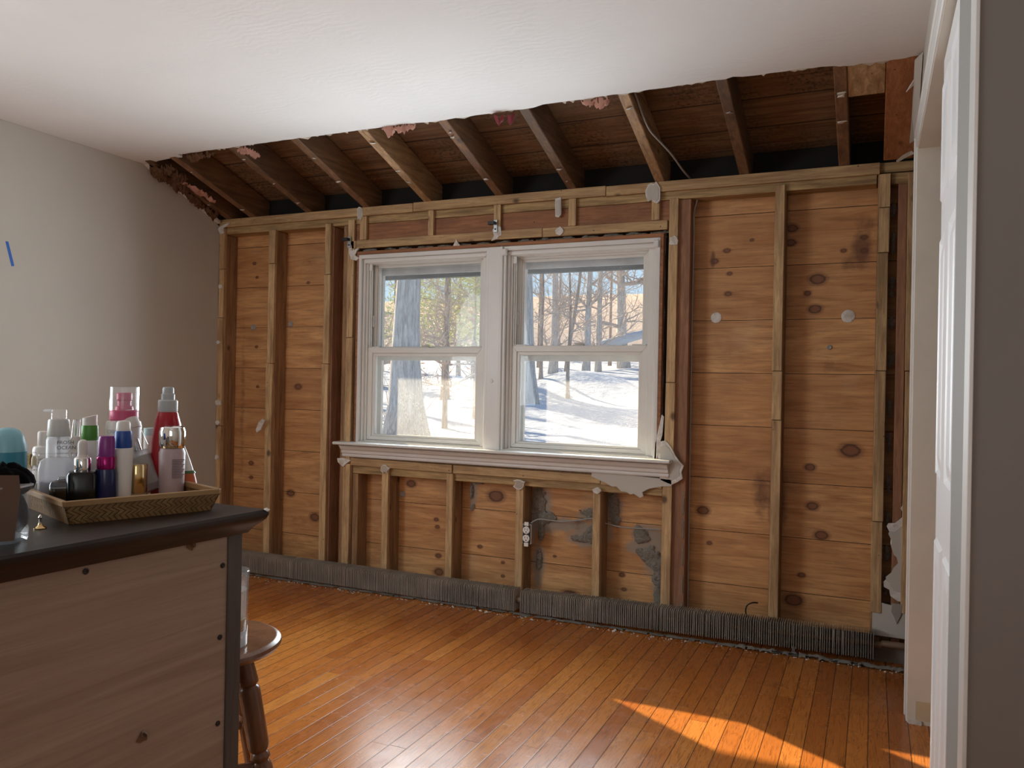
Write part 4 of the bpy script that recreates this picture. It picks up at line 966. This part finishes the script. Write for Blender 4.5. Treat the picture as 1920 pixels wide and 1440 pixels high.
ol = empty('leafy_shrub', (-8.3, 9.4, gz(-8.3, 9.4))); tag(ol, 'twiggy shrub at the left edge of the left window', 'shrub')
rr = random.Random(9); g = MB()
for k in range(26):
    p = Vector((-8.3+rr.gauss(0, .15), 9.4+rr.gauss(0, .15), gz(-8.3, 9.4)-.05)); d = Vector((rr.gauss(.1, .35), rr.gauss(0, .3), 1)).normalized(); q = [p]
    for j in range(6): d = (d+Vector((rr.gauss(0, .2), rr.gauss(0, .2), 0))).normalized(); q.append(q[-1]+d*.24)
    g.tube(q, [.011, .010, .008, .007, .005, .004, .002], 5, caps=False)
rootpart(ol, g.build('branches', M['twig']))
lg = MB().tube([(-10.2, 20.6, 1.0), (-9.4, 21.0, 1.12), (-8.4, 21.6, 1.35)], [.07, .06, .04], 8).build('fallen_branch', M['bark2'], smooth=180); tag(lg, 'fallen branch lying left of the snow mound', 'branch')
lg = MB().tube([(-13.2, 36.6, 3.1), (-12.0, 37.6, 3.6), (-10.0, 39.6, 4.4)], [.30, .26, .2], 10).build('fallen_log', M['snow'], smooth=180); tag(lg, 'snow-covered fallen log on the slope, right window', 'log')

# ================================================================== DRESSER
def mk_panel():
    t = NT('pale dresser back'); tcn = t.new('TexCoord'); mp = t.new('Mapping'); t.l.new(tcn.outputs['Object'], mp.inputs[0]); mp.inputs['Scale'].default_value = (1, .55, 9)
    g = t.noise(mp.outputs[0], 3, 7, .65, 1.2); mp2 = t.new('Mapping'); t.l.new(tcn.outputs['Object'], mp2.inputs[0]); mp2.inputs['Scale'].default_value = (1, 1.5, 60); g2 = t.noise(mp2.outputs[0], 3, 4, .6)
    c = t.mix(t.mr(g, .35, .65), (.30, .21, .15), (.40, .30, .225)); c = t.mix(t.mr(g2, .5, .75, 0, .35), c, (.20, .13, .09))
    t.col(c); t.set(Roughness=.6); t.bump(g2, .1, .001); return t.m
M['panel'] = mk_panel()
def mk_dark(name, a, b, rough, sc=(1, 1, 1)):
    t = NT(name); v = t.coord(sc); g = t.noise(v, 6, 6, .65, .8); t.col(t.mix(t.mr(g, .35, .65), a, b)); t.set(Roughness=rough); t.bump(g, .12, .001); return t.m
M['dtop'] = mk_dark('dark stained dresser top', (.018, .013, .011), (.040, .028, .024), .38, (8, .8, 8)); M['dtop'].node_tree.nodes['Principled BSDF'].inputs['Specular IOR Level'].default_value = .35
M['dpost'] = mk_dark('grey brown dresser frame', (.065, .055, .050), (.10, .088, .08), .55, (9, 9, .8))
rz = R(-3.2)
dr = empty('dresser', (-.985, -2.433, 0), rz); tag(dr, 'dark topped wooden dresser with pale unfinished back panel facing right', 'dresser')
MB().box(-.46, -.004, -1.15, -.030, .02, .808).build('back_panel', M['panel'], dr)
MB().box(-.46, .001, -.030, .0, 0, .808).build('post', M['dpost'], dr, bevel=.002)
MB().box(-.462, .001, -1.18, -1.15, 0, .808).build('post', M['dpost'], dr, bevel=.002)
prof = [(.005, .806), (.008, .8105), (.012, .816), (.020, .823), (.026, .829), (.029, .836), (.029, .841), (.026, .845)]
tp_ = MB(); rings = []
for d, z in prof: rings.append([(d, -1.19-d*.8, z), (d, d+.002, z), (-.48-d*.3, d+.002, z), (-.48-d*.3, -1.19-d*.8, z)])
vs = sum(rings, []); fs = [(3, 2, 1, 0), tuple(range(len(vs)-4, len(vs)))]
for j in range(len(rings)-1):
    for k in range(4): fs.append((j*4+k, j*4+(k+1) % 4, (j+1)*4+(k+1) % 4, (j+1)*4+k))
tp_.add(vs, fs); top = tp_.build('top', M['dtop'], dr, smooth=30)
MB().prism([(.020, .034, .845), (.030, .032, .8435), (.031, .026, .8415), (.028, .020, .8455)], (-.003, .003, .001)).build('chipped_corner', M['gypsum'], top)
for k, (y, z) in enumerate(((-.287, .796), (-.040, .757), (-.043, .637), (-.044, .493), (-.046, .33))):
    MB().lathe([(.0046, 0), (.0046, .0012), (.003, .0016), (.0001, .0006)], 14, Matrix.Translation((-.0038, y, z)) @ Matrix.Rotation(R(90), 4, 'Y')).build('peg_hole', M['black'], dr)
def chipg(cy, cz, r, seed, nm, mat):
    g = MB(); rr = random.Random(seed); n = 9
    a = [(-.0030, cy+r*math.cos(6.283*k/n)*(1+rr.uniform(-.35, .35)), cz+r*math.sin(6.283*k/n)*(1+rr.uniform(-.35, .35))) for k in range(n)]
    g.prism(a, (.0015, 0, 0)); g.add([a[0], a[2], a[3], (.006, cy+.001, cz-.002)], [(0, 1, 3), (1, 2, 3), (2, 0, 3)]); return g.build(nm, mat, dr)
chipg(-.190, .526, .0085, 3, 'torn_veneer', M['rafterred'])
chipg(-.186, .529, .0065, 4, 'torn_veneer', M['panel'])
chipg(-.106, .801, .0075, 5, 'torn_veneer', M['rafter'])

# ================================================================== STOOL AND GLASS
M['stool'] = mk_dark('brown stool varnish', (.15, .065, .030), (.23, .105, .052), .25, (3, 3, 1))
sx0, sy0 = -1.328, -2.175
stl = empty('stool', (sx0, sy0, 0)); tag(stl, 'round brown varnished wooden stool behind the dresser', 'stool')
MB().lathe([(.0001, .470), (.115, .470), (.145, .473), (.160, .480), (.165, .488), (.163, .495), (.155, .4995), (.150, .500), (.0001, .4985)], 48).build('seat', M['stool'], stl, smooth=35)
tprof = [(0, .017), (.03, .018), (.10, .0215), (.115, .0215), (.125, .017), (.135, .0215), (.16, .0225), (.38, .0225), (.40, .0205), (.41, .016), (.425, .0205), (.435, .0215), (.45, .016), (.465, .0205), (.49, .0225), (.80, .0205), (1.0, .014)]
azs = [math.atan2(.4115, .911)-R(20)+k*math.pi/2 for k in range(4)]
lp = []
for a in azs:
    t0 = Vector((.108*math.cos(a), .108*math.sin(a), .474)); t1 = Vector((.215*math.cos(a), .215*math.sin(a), 0)); lp.append((t0, t1))
    MB().tube([t0.lerp(t1, t) for t, r in tprof], [r for t, r in tprof], 18).build('leg', M['stool'], stl, smooth=60)
for k, t in enumerate((.55, .47, .55, .47)):
    a = lp[k][0].lerp(lp[k][1], t); b = lp[(k+1) % 4][0].lerp(lp[(k+1) % 4][1], t)
    MB().tube([a.lerp(b, q) for q in (0, .1, .5, .9, 1)], [.0085, .010, .0125, .010, .0085], 12).build('stretcher', M['stool'], stl, smooth=60)
gx, gy = -1.250, -2.190
jg = empty('glass_jar', (gx, gy, .5005)); tag(jg, 'tall clear glass tumbler with used candle standing on the stool', 'glass')
MB().lathe([(.0001, 0), (.040, 0), (.043, .003), (.0445, .14), (.0455, .160), (.0445, .1615), (.0425, .160), (.0412, .14), (.0400, .032), (.036, .026), (.0001, .024)], 40).build('tumbler', M['tumbler'], jg, smooth=35)
MB().lathe([(.0001, .034), (.039, .034), (.0392, .036), (.0394, .058), (.030, .061), (.0001, .059)], 32).build('wax', plain('old wax', (.50, .38, .25), .5), jg, smooth=35)
MB().lathe([(.0001, .003), (.0425, .003), (.0428, .024), (.0001, .0235)], 32).build('thick_base', M['frosted'], jg, smooth=35)
MB().lathe([(.0395, .062), (.0398, .075), (.0400, .10), (.0405, .120)], 30).build('cloudy_film', M['film'], jg, smooth=60)

# ================================================================== TRAY AND TOILETRIES
ZT = .8452
u = Vector((.342, .940, 0)).normalized(); v = Vector((-.940, .342, 0)).normalized()     # tray directions from its near corner
C0 = Vector((-1.105, -2.671, ZT)); LU, LV = .222, .315
mt = NT('woven bamboo'); tcn = mt.new('TexCoord'); uvn = tcn.outputs['UV']
mp = mt.new('Mapping'); mt.l.new(uvn, mp.inputs[0]); mp.inputs['Scale'].default_value = (1, 1, 1)
sps = mt.new('SeparateXYZ'); mt.l.new(mp.outputs[0], sps.inputs[0])
zig = mt.math('PINGPONG', sps.outputs[1], .009); hb = mt.math('FRACT', mt.math('MULTIPLY', mt.math('ADD', sps.outputs[0], zig), 115.0))
e = mt.mr(mt.math('ABSOLUTE', mt.math('SUBTRACT', hb, .5)), .30, .48)
nz_ = mt.noise(mt.coord(), 60, 4)
c = mt.mix(mt.mr(nz_, .3, .7), (.22, .115, .042), (.36, .21, .085)); c = mt.mix(e, c, (.12, .055, .02)); mt.col(c); mt.set(Roughness=.55); mt.bump(mt.math('MULTIPLY', e, -1.0), .7, .0015)
M['weave'] = mt.m
M['rim'] = mk_dark('bamboo rim', (.30, .17, .07), (.42, .26, .12), .5)
ty = empty('bamboo_tray', C0); tag(ty, 'woven bamboo tray on the dresser holding toiletries', 'tray')
hh, fl = .036, .010
def tp3(a, b, z, out=0):   # a along u, b along v, out = flare
    return C0+u*a+v*b+Vector((0, 0, z))
def wall(p0, p1, nrm, nm='woven_side'):
    me = bpy.data.meshes.new(nm); L = (p1-p0).length
    q = [p0, p1, p1+Vector((0, 0, hh-.008))+nrm*fl, p0+Vector((0, 0, hh-.008))+nrm*fl]; d = (p1-p0).normalized()*fl
    q[3] = q[3]-d; q[2] = q[2]+d
    inn = [w-nrm*.003 for w in q]
    me.from_pydata([tuple(w) for w in q+inn], [], [(0, 1, 2, 3), (7, 6, 5, 4), (0, 3, 7, 4), (1, 5, 6, 2), (3, 2, 6, 7)])
    uv = me.uv_layers.new(name='UVMap'); cc = {0: (0, 0), 1: (L, 0), 2: (L, hh), 3: (0, hh)}
    for l in me.loops: uv.data[l.index].uv = cc[l.vertex_index % 4]
    me.materials.append(M['weave']); o = bpy.data.objects.new(nm, me); COL.objects.link(o); rootpart(ty, o)
cs_ = [tp3(0, 0, 0), tp3(LU, 0, 0), tp3(LU, LV, 0), tp3(0, LV, 0)]
for k, nr in enumerate((-v, u, v, -u)): wall(cs_[k], cs_[(k+1) % 4], nr)
rootpart(ty, MB().prism([tuple(p+Vector((0, 0, .001))) for p in cs_], (0, 0, .004)).build('base', M['rim']))
def flare(p, k): 
    s1 = [(-u-v), (u-v), (u+v), (-u+v)][k]; return p+s1*fl+Vector((0, 0, hh-.008))
rb = MB(); fc = [flare(cs_[k], k) for k in range(4)]
for k in range(4):
    a, b = fc[k], fc[(k+1) % 4]; nr = (-v, u, v, -u)[k]
    rb.add([a+nr*.002, b+nr*.002, b-nr*.006, a-nr*.006, a+nr*.003+Vector((0, 0, .009)), b+nr*.003+Vector((0, 0, .009)), b-nr*.005+Vector((0, 0, .009)), a-nr*.005+Vector((0, 0, .009))],
           [(0, 1, 2, 3), (4, 5, 6, 7), (0, 1, 5, 4), (1, 2, 6, 5), (2, 3, 7, 6), (3, 0, 4, 7)])
rootpart(ty, rb.build('rim', M['rim'], bevel=.001))

ZB = .8513
def item(name, x, y, lab, cat, rzd=50, z=ZB, tilt=None, group='toiletries on the tray'):
    r = empty(name, (x, y, z), R(rzd)); tag(r, lab, cat, group)
    if tilt: r.rotation_euler = Vector(tilt).to_track_quat('Z', 'Y').to_euler()
    return r
def part(r, nm, prof, mat, n=32, sm=40, sq=0, flat=1, bev=0, m=None):
    return MB().lathe(prof, n, m, sq=sq, flat=flat).build(nm, mat, r, smooth=sm, bevel=bev)
def text(r, s, size, x, z, y, mat, rot=0, th=.0001):
    cu = bpy.data.curves.new('lettering', 'FONT'); cu.body = s; cu.size = size; cu.extrude = th; cu.materials.append(mat)
    tmp = bpy.data.objects.new('tmp', cu); COL.objects.link(tmp); me = bpy.data.meshes.new_from_object(tmp.evaluated_get(bpy.context.evaluated_depsgraph_get())); bpy.data.objects.remove(tmp)
    me.materials.clear(); me.materials.append(mat); o = bpy.data.objects.new('lettering', me); COL.objects.link(o); o.parent = r; o.location = (x, y, z); o.rotation_euler = (R(90), rot, 0); return o
P_ = lambda n, c, r=.35, **k: plain(n, c, r, **k)
white = P_('white bottle plastic', (.78, .76, .74), .35); softwhite = P_('soft white rubber', (.70, .66, .62), .5); ink = P_('label ink', (.06, .06, .06), .6)
chrome = P_('chrome', (.85, .83, .80), .08, metal=1.0); silver = P_('brushed silver', (.5, .5, .5), .25, metal=1.0); gold = P_('gold', (.75, .55, .28), .12, metal=1.0)

b = item('dropper_bottle', -1.195, -2.581, 'black square dropper bottle with chrome collar, front of tray', 'bottle')
part(b, 'body', [(.001, 0), (.0215, 0), (.0225, .003), (.0225, .056), (.020, .061), (.012, .063)], P_('black glass', (.003, .003, .004), .2), sq=5)
part(b, 'collar', [(.0125, .062), (.0128, .063), (.0128, .082), (.0118, .0835)], chrome)
part(b, 'bulb', [(.0118, .0835), (.0085, .086), (.0075, .090), (.0078, .106), (.0065, .111), (.003, .1135), (.0001, .114)], softwhite)
b = item('spray_bottle', -1.174, -2.553, 'navy blue spray bottle with magenta collar and purple nozzle', 'bottle')
part(b, 'body', [(.001, 0), (.0165, 0), (.0175, .003), (.0168, .056), (.0155, .0635), (.012, .065)], P_('navy plastic', (.012, .018, .085), .22))
part(b, 'collar', [(.0142, .064), (.0145, .066), (.0148, .083), (.0135, .085)], P_('magenta metal', (.33, .01, .14), .2, metal=.7))
part(b, 'nozzle', [(.0128, .085), (.0132, .088), (.0128, .114), (.011, .119), (.0001, .1195)], P_('purple plastic', (.23, .03, .23), .3))
b = item('lotion_bottle', -1.172, -2.522, 'slim white tube bottle with royal blue collar and white cap', 'bottle')
part(b, 'body', [(.001, 0), (.0125, 0), (.0135, .003), (.0150, .05), (.0165, .088), (.0160, .096), (.012, .0985)], white)
part(b, 'collar', [(.0138, .0975), (.0142, .099), (.0138, .124), (.0128, .1265)], P_('royal blue', (.015, .07, .33), .35))
part(b, 'cap', [(.0115, .126), (.0118, .128), (.0112, .140), (.009, .1435), (.0001, .1445)], white)
b = item('cream_jar', -1.177, -2.488, 'small glass jar with tall shiny gold lid, front of tray', 'jar')
part(b, 'body', [(.001, 0), (.0160, 0), (.0170, .002), (.0170, .014), (.015, .017)], M['jarglass'])
part(b, 'lid', [(.0160, .016), (.0168, .0175), (.0168, .064), (.0158, .0665), (.0001, .067)], gold)
b = item('tilted_bottle', -1.200, -2.432, 'clear tube bottle with conical clear collar and white cap leaning left', 'bottle', z=ZB+.012, tilt=(-.385, -.10, .92))
part(b, 'body', [(.001, 0), (.0165, 0), (.0175, .003), (.0172, .072), (.0150, .076)], M['frosted'])
part(b, 'collar', [(.0150, .076), (.0195, .080), (.0175, .118), (.0160, .121)], M['clear'])
part(b, 'inner_pump', [(.006, .076), (.007, .10), (.006, .12)], silver)
part(b, 'cap', [(.0185, .119), (.0195, .122), (.0185, .138), (.0165, .142), (.0160, .152), (.0130, .156), (.0001, .157)], softwhite)
part(b, 'label', [(.0177, .012), (.0177, .066)], P_('grey label', (.42, .41, .38), .5))
b = item('serum_bottle', -1.146, -2.440, 'dusty pink bottle with rounded chrome cap, right side of tray', 'bottle')
part(b, 'body', [(.001, 0), (.0195, 0), (.0208, .003), (.0222, .085), (.0195, .0925), (.016, .094)], P_('dusty pink', (.47, .36, .37), .4))
part(b, 'cap', [(.0190, .0935), (.0220, .099), (.0222, .122), (.0200, .1300), (.0150, .1325), (.0001, .133)], chrome)
lb = MB()
for k in range(12): lb.box(-.001, .0195-.002*(k % 3), -.0232, -.0226, .073-k*.0029, .0744-k*.0029)
lb.build('label_text', P_('pink bottle ink', (.20, .14, .15), .6), b)
b = item('spray_bottle', -1.200, -2.402, 'tall cherry red spray bottle with grey nozzle, tallest on the right', 'bottle')
part(b, 'body', [(.001, 0), (.0255, 0), (.0275, .004), (.0285, .05), (.0275, .10), (.0235, .132), (.0180, .153), (.0155, .1565)], P_('cherry red', (.38, .008, .018), .25))
part(b, 'collar', [(.0168, .1555), (.0172, .157), (.0172, .176), (.0155, .178)], P_('grey plastic', (.46, .49, .50), .4))
part(b, 'nozzle', [(.0118, .178), (.0118, .188), (.0100, .190), (.0100, .199), (.0085, .2015), (.0001, .202)], P_('light grey plastic', (.42, .45, .46), .4))
b = item('cream_tube', -1.150, -2.400, 'white tube tapering to its crimp, orange and green band at the bottom', 'tube', 48)
def flat_tube(r, z0, z1, w0, w1, d0, d1, mat, nm, bend=0, n=28, parent=None):
    g = MB(); m = 14; vs = []; fs = []
    for j in range(m+1):
        t = j/m; z = z0+(z1-z0)*t; w = w0+(w1-w0)*t; d = d0+(d1-d0)*t**.9
        for k in range(n): a = 2*math.pi*k/n; vs.append((w*math.cos(a)+bend*t*t, d*math.sin(a), z))
    for j in range(m):
        for k in range(n): fs.append((j*n+k, j*n+(k+1) % n, (j+1)*n+(k+1) % n, (j+1)*n+k))
    fs.append(tuple(range(n))); fs.append(tuple(m*n+k for k in range(n)))
    return g.add(vs, fs).build(nm, mat, parent or r, smooth=50)
flat_tube(b, .008, .105, .0195, .0035, .0155, .002, white, 'body', -.014)
flat_tube(b, .008, .044, .0197, .0142, .0157, .0118, P_('orange print', (.50, .10, .02), .4), 'orange_band', -.002)
flat_tube(b, .044, .049, .0143, .0135, .0119, .0114, P_('green print', (.06, .13, .04), .4), 'green_band', -.0028)
for k, t_ in enumerate(('HAND', 'CREAM')): text(b, t_, .006, -.012+.007*k, .012, -.0165+.001*k, ink, rot=-math.pi/2)
b = item('pump_bottle', -1.262, -2.446, 'big white bottle with pink pump under a clear cap, back of tray', 'bottle')
part(b, 'body', [(.001, 0), (.0285, 0), (.0305, .004), (.0305, .128), (.0285, .137), (.022, .1395)], white)
part(b, 'collar', [(.0225, .139), (.0245, .1405), (.0245, .156), (.0225, .158)], P_('pink plastic', (.62, .09, .20), .4))
part(b, 'pump', [(.016, .158), (.0150, .164), (.0118, .166), (.0118, .175), (.0135, .177), (.0135, .188), (.0120, .190), (.0001, .190)], P_('deep pink plastic', (.55, .06, .16), .4))
part(b, 'clear_cap', [(.0252, .157), (.0256, .200), (.0248, .2015), (.0001, .2018), (.0001, .2004), (.0238, .2000), (.0240, .157)], M['clear'])
text(b, 'OIL', .009, -.027, .117, -.0308, P_('faint grey ink', (.45, .45, .45), .6))
b = item('lotion_bottle', -1.300, -2.487, 'white bottle with bright green band and slanted white cap', 'bottle')
part(b, 'body', [(.001, 0), (.0135, 0), (.0145, .003), (.0150, .100), (.0130, .104)], white)
part(b, 'green_band', [(.0142, .103), (.0146, .105), (.0140, .128), (.0132, .130)], P_('leaf green', (.07, .25, .03), .4))
g = MB().lathe([(.0122, .129), (.0122, .142), (.0001, .142)], 28); g.v = [(x, y, z+(x*.25+.004 if z > .14 else 0)) for x, y, z in g.v]; g.build('cap', softwhite, b, smooth=40)
b = item('pump_bottle', -1.315, -2.537, 'clear pump bottle with see-through nozzle and black lettering', 'bottle')
part(b, 'body', [(.001, 0), (.0185, 0), (.0195, .003), (.0195, .105), (.0175, .111), (.016, .112)], M['frosted'])
part(b, 'collar', [(.0178, .112), (.0185, .114), (.0172, .139), (.0160, .142)], P_('milky plastic', (.62, .62, .58), .35))
part(b, 'nozzle', [(.0125, .142), (.0128, .157), (.0110, .160), (.0001, .1605)], M['clear'])
MB().box(-.024, -.008, -.004, .004, .155, .1595).build('spout', M['frosted'], b, bevel=.0015)
part(b, 'dip_tube', [(.0035, .01), (.0035, .112)], white, n=12)
text(b, 'FROSH', .0085, -.001, .099, -.0200, ink); text(b, 'OCEAN', .0085, -.001, .090, -.0200, ink)
b = item('toner_bottle', -1.365, -2.527, 'short white bottle with small white cap and fine print', 'bottle')
part(b, 'body', [(.001, 0), (.0185, 0), (.0195, .003), (.0195, .086), (.0175, .0905), (.011, .092)], white)
part(b, 'cap', [(.0108, .0915), (.0118, .093), (.0118, .115), (.0100, .118), (.0001, .1185)], softwhite)
for k, t_ in enumerate(('the', 'ink', 'NIACIN', 'ACID 10', 'SERUM', '30 ml')): text(b, t_, .0045, -.017, .080-k*.0062, -.0198+.0000*k, ink)
b = item('foil_tube', -1.385, -2.455, 'silvery crimped tube standing behind the clear pump bottle', 'tube', 60)
flat_tube(b, .0, .136, .0100, .0060, .0140, .0020, silver, 'body', .005)
b = item('dropper_bottle', -1.291, -2.522, 'second dropper bottle with white bulb behind the black one', 'bottle')
part(b, 'body', [(.001, 0), (.0140, 0), (.0150, .002), (.0150, .060), (.011, .064)], P_('dark brown glass', (.02, .012, .01), .15))
part(b, 'collar', [(.0105, .064), (.0112, .066), (.0112, .082), (.0135, .0825), (.0135, .084), (.0001, .0842)], chrome)
part(b, 'bulb', [(.0105, .084), (.0085, .088), (.0078, .092), (.0080, .105), (.0060, .111), (.0001, .1125)], softwhite)
b = item('travel_box', -1.262, -2.575, 'frosted translucent box bottle at the front left of the tray', 'bottle', 55)
part(b, 'body', [(.001, 0), (.0290, 0), (.0305, .003), (.0305, .060), (.0275, .074), (.020, .080)], M['frosted'], sq=5, flat=.55)
part(b, 'lid', [(.0300, .0805), (.0308, .082), (.0300, .0865), (.0001, .0870)], M['clear'], sq=5, flat=.6)
part(b, 'liquid', [(.001, .003), (.0280, .003), (.0285, .040), (.0001, .040)], P_('grey lilac liquid', (.42, .42, .48), .3), sq=5, flat=.48)
b = item('perfume_bottle', -1.218, -2.601, 'low square clear perfume bottle beside the black dropper', 'bottle', 55)
part(b, 'body', [(.001, 0), (.0170, 0), (.0180, .002), (.0180, .040), (.0160, .045), (.006, .047), (.005, .052)], M['jarglass'], sq=4.5, flat=.8)
part(b, 'perfume', [(.001, .004), (.0135, .004), (.0135, .034), (.0001, .034)], P_('amber liquid', (.25, .16, .08), .3), sq=4.5, flat=.7)
b = item('perfume_bottle', -1.328, -2.572, 'rounded clear perfume bottle with cream spout, far left of tray', 'bottle')
part(b, 'body', [(.001, 0), (.0120, 0), (.0160, .006), (.0185, .025), (.0155, .046), (.0080, .060), (.005, .063)], M['clear'])
part(b, 'perfume', [(.001, .004), (.0110, .004), (.0130, .024), (.0120, .032), (.0001, .032)], P_('pale liquid', (.62, .58, .50), .3))
part(b, 'spout', [(.0048, .062), (.0048, .072), (.0035, .078), (.0001, .079)], P_('cream plastic', (.70, .60, .40), .4), n=16)
b = item('gold_cap_bottle', -1.385, -2.545, 'tiny bottle with stepped brass cap beside the blue deodorant', 'bottle')
part(b, 'body', [(.001, 0), (.0105, 0), (.0110, .002), (.0100, .048), (.006, .052)], M['clear'])
part(b, 'cap', [(.0085, .051), (.0085, .058), (.0060, .060), (.0060, .070), (.0070, .072), (.0065, .078), (.0001, .079)], gold)
b = item('sample_vial', -1.246, -2.548, 'tiny dark vial with silver rings beside the chrome dropper collar', 'bottle')
part(b, 'body', [(.001, 0), (.0072, 0), (.0076, .002), (.0076, .052), (.006, .054)], P_('dark vial', (.03, .012, .012), .2), n=18)
part(b, 'ring', [(.0080, .053), (.0080, .056), (.0070, .058)], chrome, n=18)
part(b, 'cap', [(.0068, .058), (.0068, .072), (.0001, .0725)], P_('vial cap', (.04, .018, .018), .3), n=18)
b = item('hair_spray', -1.262, -2.385, 'pale teal lidded tube peeking between big pump and red bottle', 'tube')
part(b, 'body', [(.001, 0), (.0120, 0), (.0125, .002), (.0125, .108)], softwhite)
part(b, 'lid', [(.0128, .108), (.0128, .122), (.0001, .123)], P_('pale teal', (.42, .58, .58), .4))
# deodorant, cup and contents, ring holder: on the dresser itself
b = item('deodorant', -1.222, -2.690, 'blue deodorant with domed pale blue cap, left edge of the dresser', 'deodorant', z=ZT+.0003, group='things standing on the dresser top')
part(b, 'body', [(.001, 0), (.0255, 0), (.0265, .003), (.0265, .086), (.0258, .088)], P_('teal blue plastic', (.03, .22, .33), .3))
part(b, 'band', [(.0266, .078), (.0268, .080), (.0266, .106)], P_('mid blue plastic', (.05, .28, .40), .3))
part(b, 'cap', [(.0262, .106), (.0258, .116), (.0215, .130), (.0150, .139), (.0075, .1425), (.0001, .143)], P_('pale blue cap', (.25, .55, .66), .3))
cx, cy = -1.072, -2.800
b = item('acrylic_cup', cx, cy, 'clear faceted plastic cup holding hair ties at the left edge', 'cup', z=ZT+.0003, group='things standing on the dresser top')
part(b, 'cup', [(.001, 0), (.0330, 0), (.0345, .003), (.0400, .076), (.0380, .0765), (.0325, .006), (.001, .005)], M['clear'], n=8, sm=20)
part(b, 'facet_edge', [(.0403, .074), (.0405, .0765), (.0385, .0768)], M['frosted'], n=8, sm=10)
b = item('hair_tie', cx-.012, cy+.010, 'black fuzzy scrunchie bulging out of the plastic cup', 'hair tie', z=ZT+.088, group='things in the plastic cup')
g = MB(); n1, n2 = 36, 12; vs = []; fs = []
for i in range(n1):
    a = 2*math.pi*i/n1; rr_ = .016+.0035*math.sin(a*9)
    for j in range(n2):
        q = 2*math.pi*j/n2; rad = .019+rr_*math.cos(q)*.9; vs.append((rad*math.cos(a)*1.15, rad*math.sin(a)*.8, rr_*math.sin(q)*.9+.003*math.sin(a*2)+rad*math.cos(a)*-.35))
for i in range(n1):
    for j in range(n2): fs.append((i*n2+j, ((i+1) % n1)*n2+j, ((i+1) % n1)*n2+(j+1) % n2, i*n2+(j+1) % n2))
g.add(vs, fs).build('cloth', P_('black velvet', (.004, .0035, .004), 1.0, **{'Specular_IOR_Level': .1}), b, smooth=180)
b = item('hair_tie', cx+.002, cy+.010, 'second black scrunchie lower inside the plastic cup', 'hair tie', z=ZT+.048, group='things in the plastic cup')
g = MB(); g.add([(x*.62, y*.62, z*1.4) for x, y, z in vs], fs).build('cloth', P_('black cloth', (.006, .006, .009), .9), b, smooth=180)
b = item('card_tag', cx+.036, cy-.014, 'brown cardboard hang tag standing in front inside the cup', 'card', z=ZT+.006, group='things in the plastic cup', rzd=56)
g = MB().prism([(-.026, 0, 0), (.010, 0, 0), (.016, .0, .065), (.014, .0, .086), (-.030, .0, .088)], (0, .0012, 0)); g.build('card', P_('brown card', (.13, .08, .055), .8), b)
MB().lathe([(.008, 0), (.0075, .0006), (.0001, .0006)], 18, Matrix.Translation((-.016, -.0003, .035)) @ Matrix.Rotation(R(90), 4, 'X')).build('printed_dot', P_('dark print', (.10, .07, .06), .7), b)
b = item('ring_holder', -1.112, -2.712, 'tiny gold trinket standing under the near corner of the tray', 'trinket', z=ZT+.0003, group='things standing on the dresser top')
part(b, 'base', [(.0001, 0), (.009, 0), (.009, .001), (.004, .004), (.0022, .008)], gold, n=20)
part(b, 'spike', [(.0022, .008), (.0018, .014), (.003, .016), (.0016, .019), (.0001, .021)], chrome, n=16)
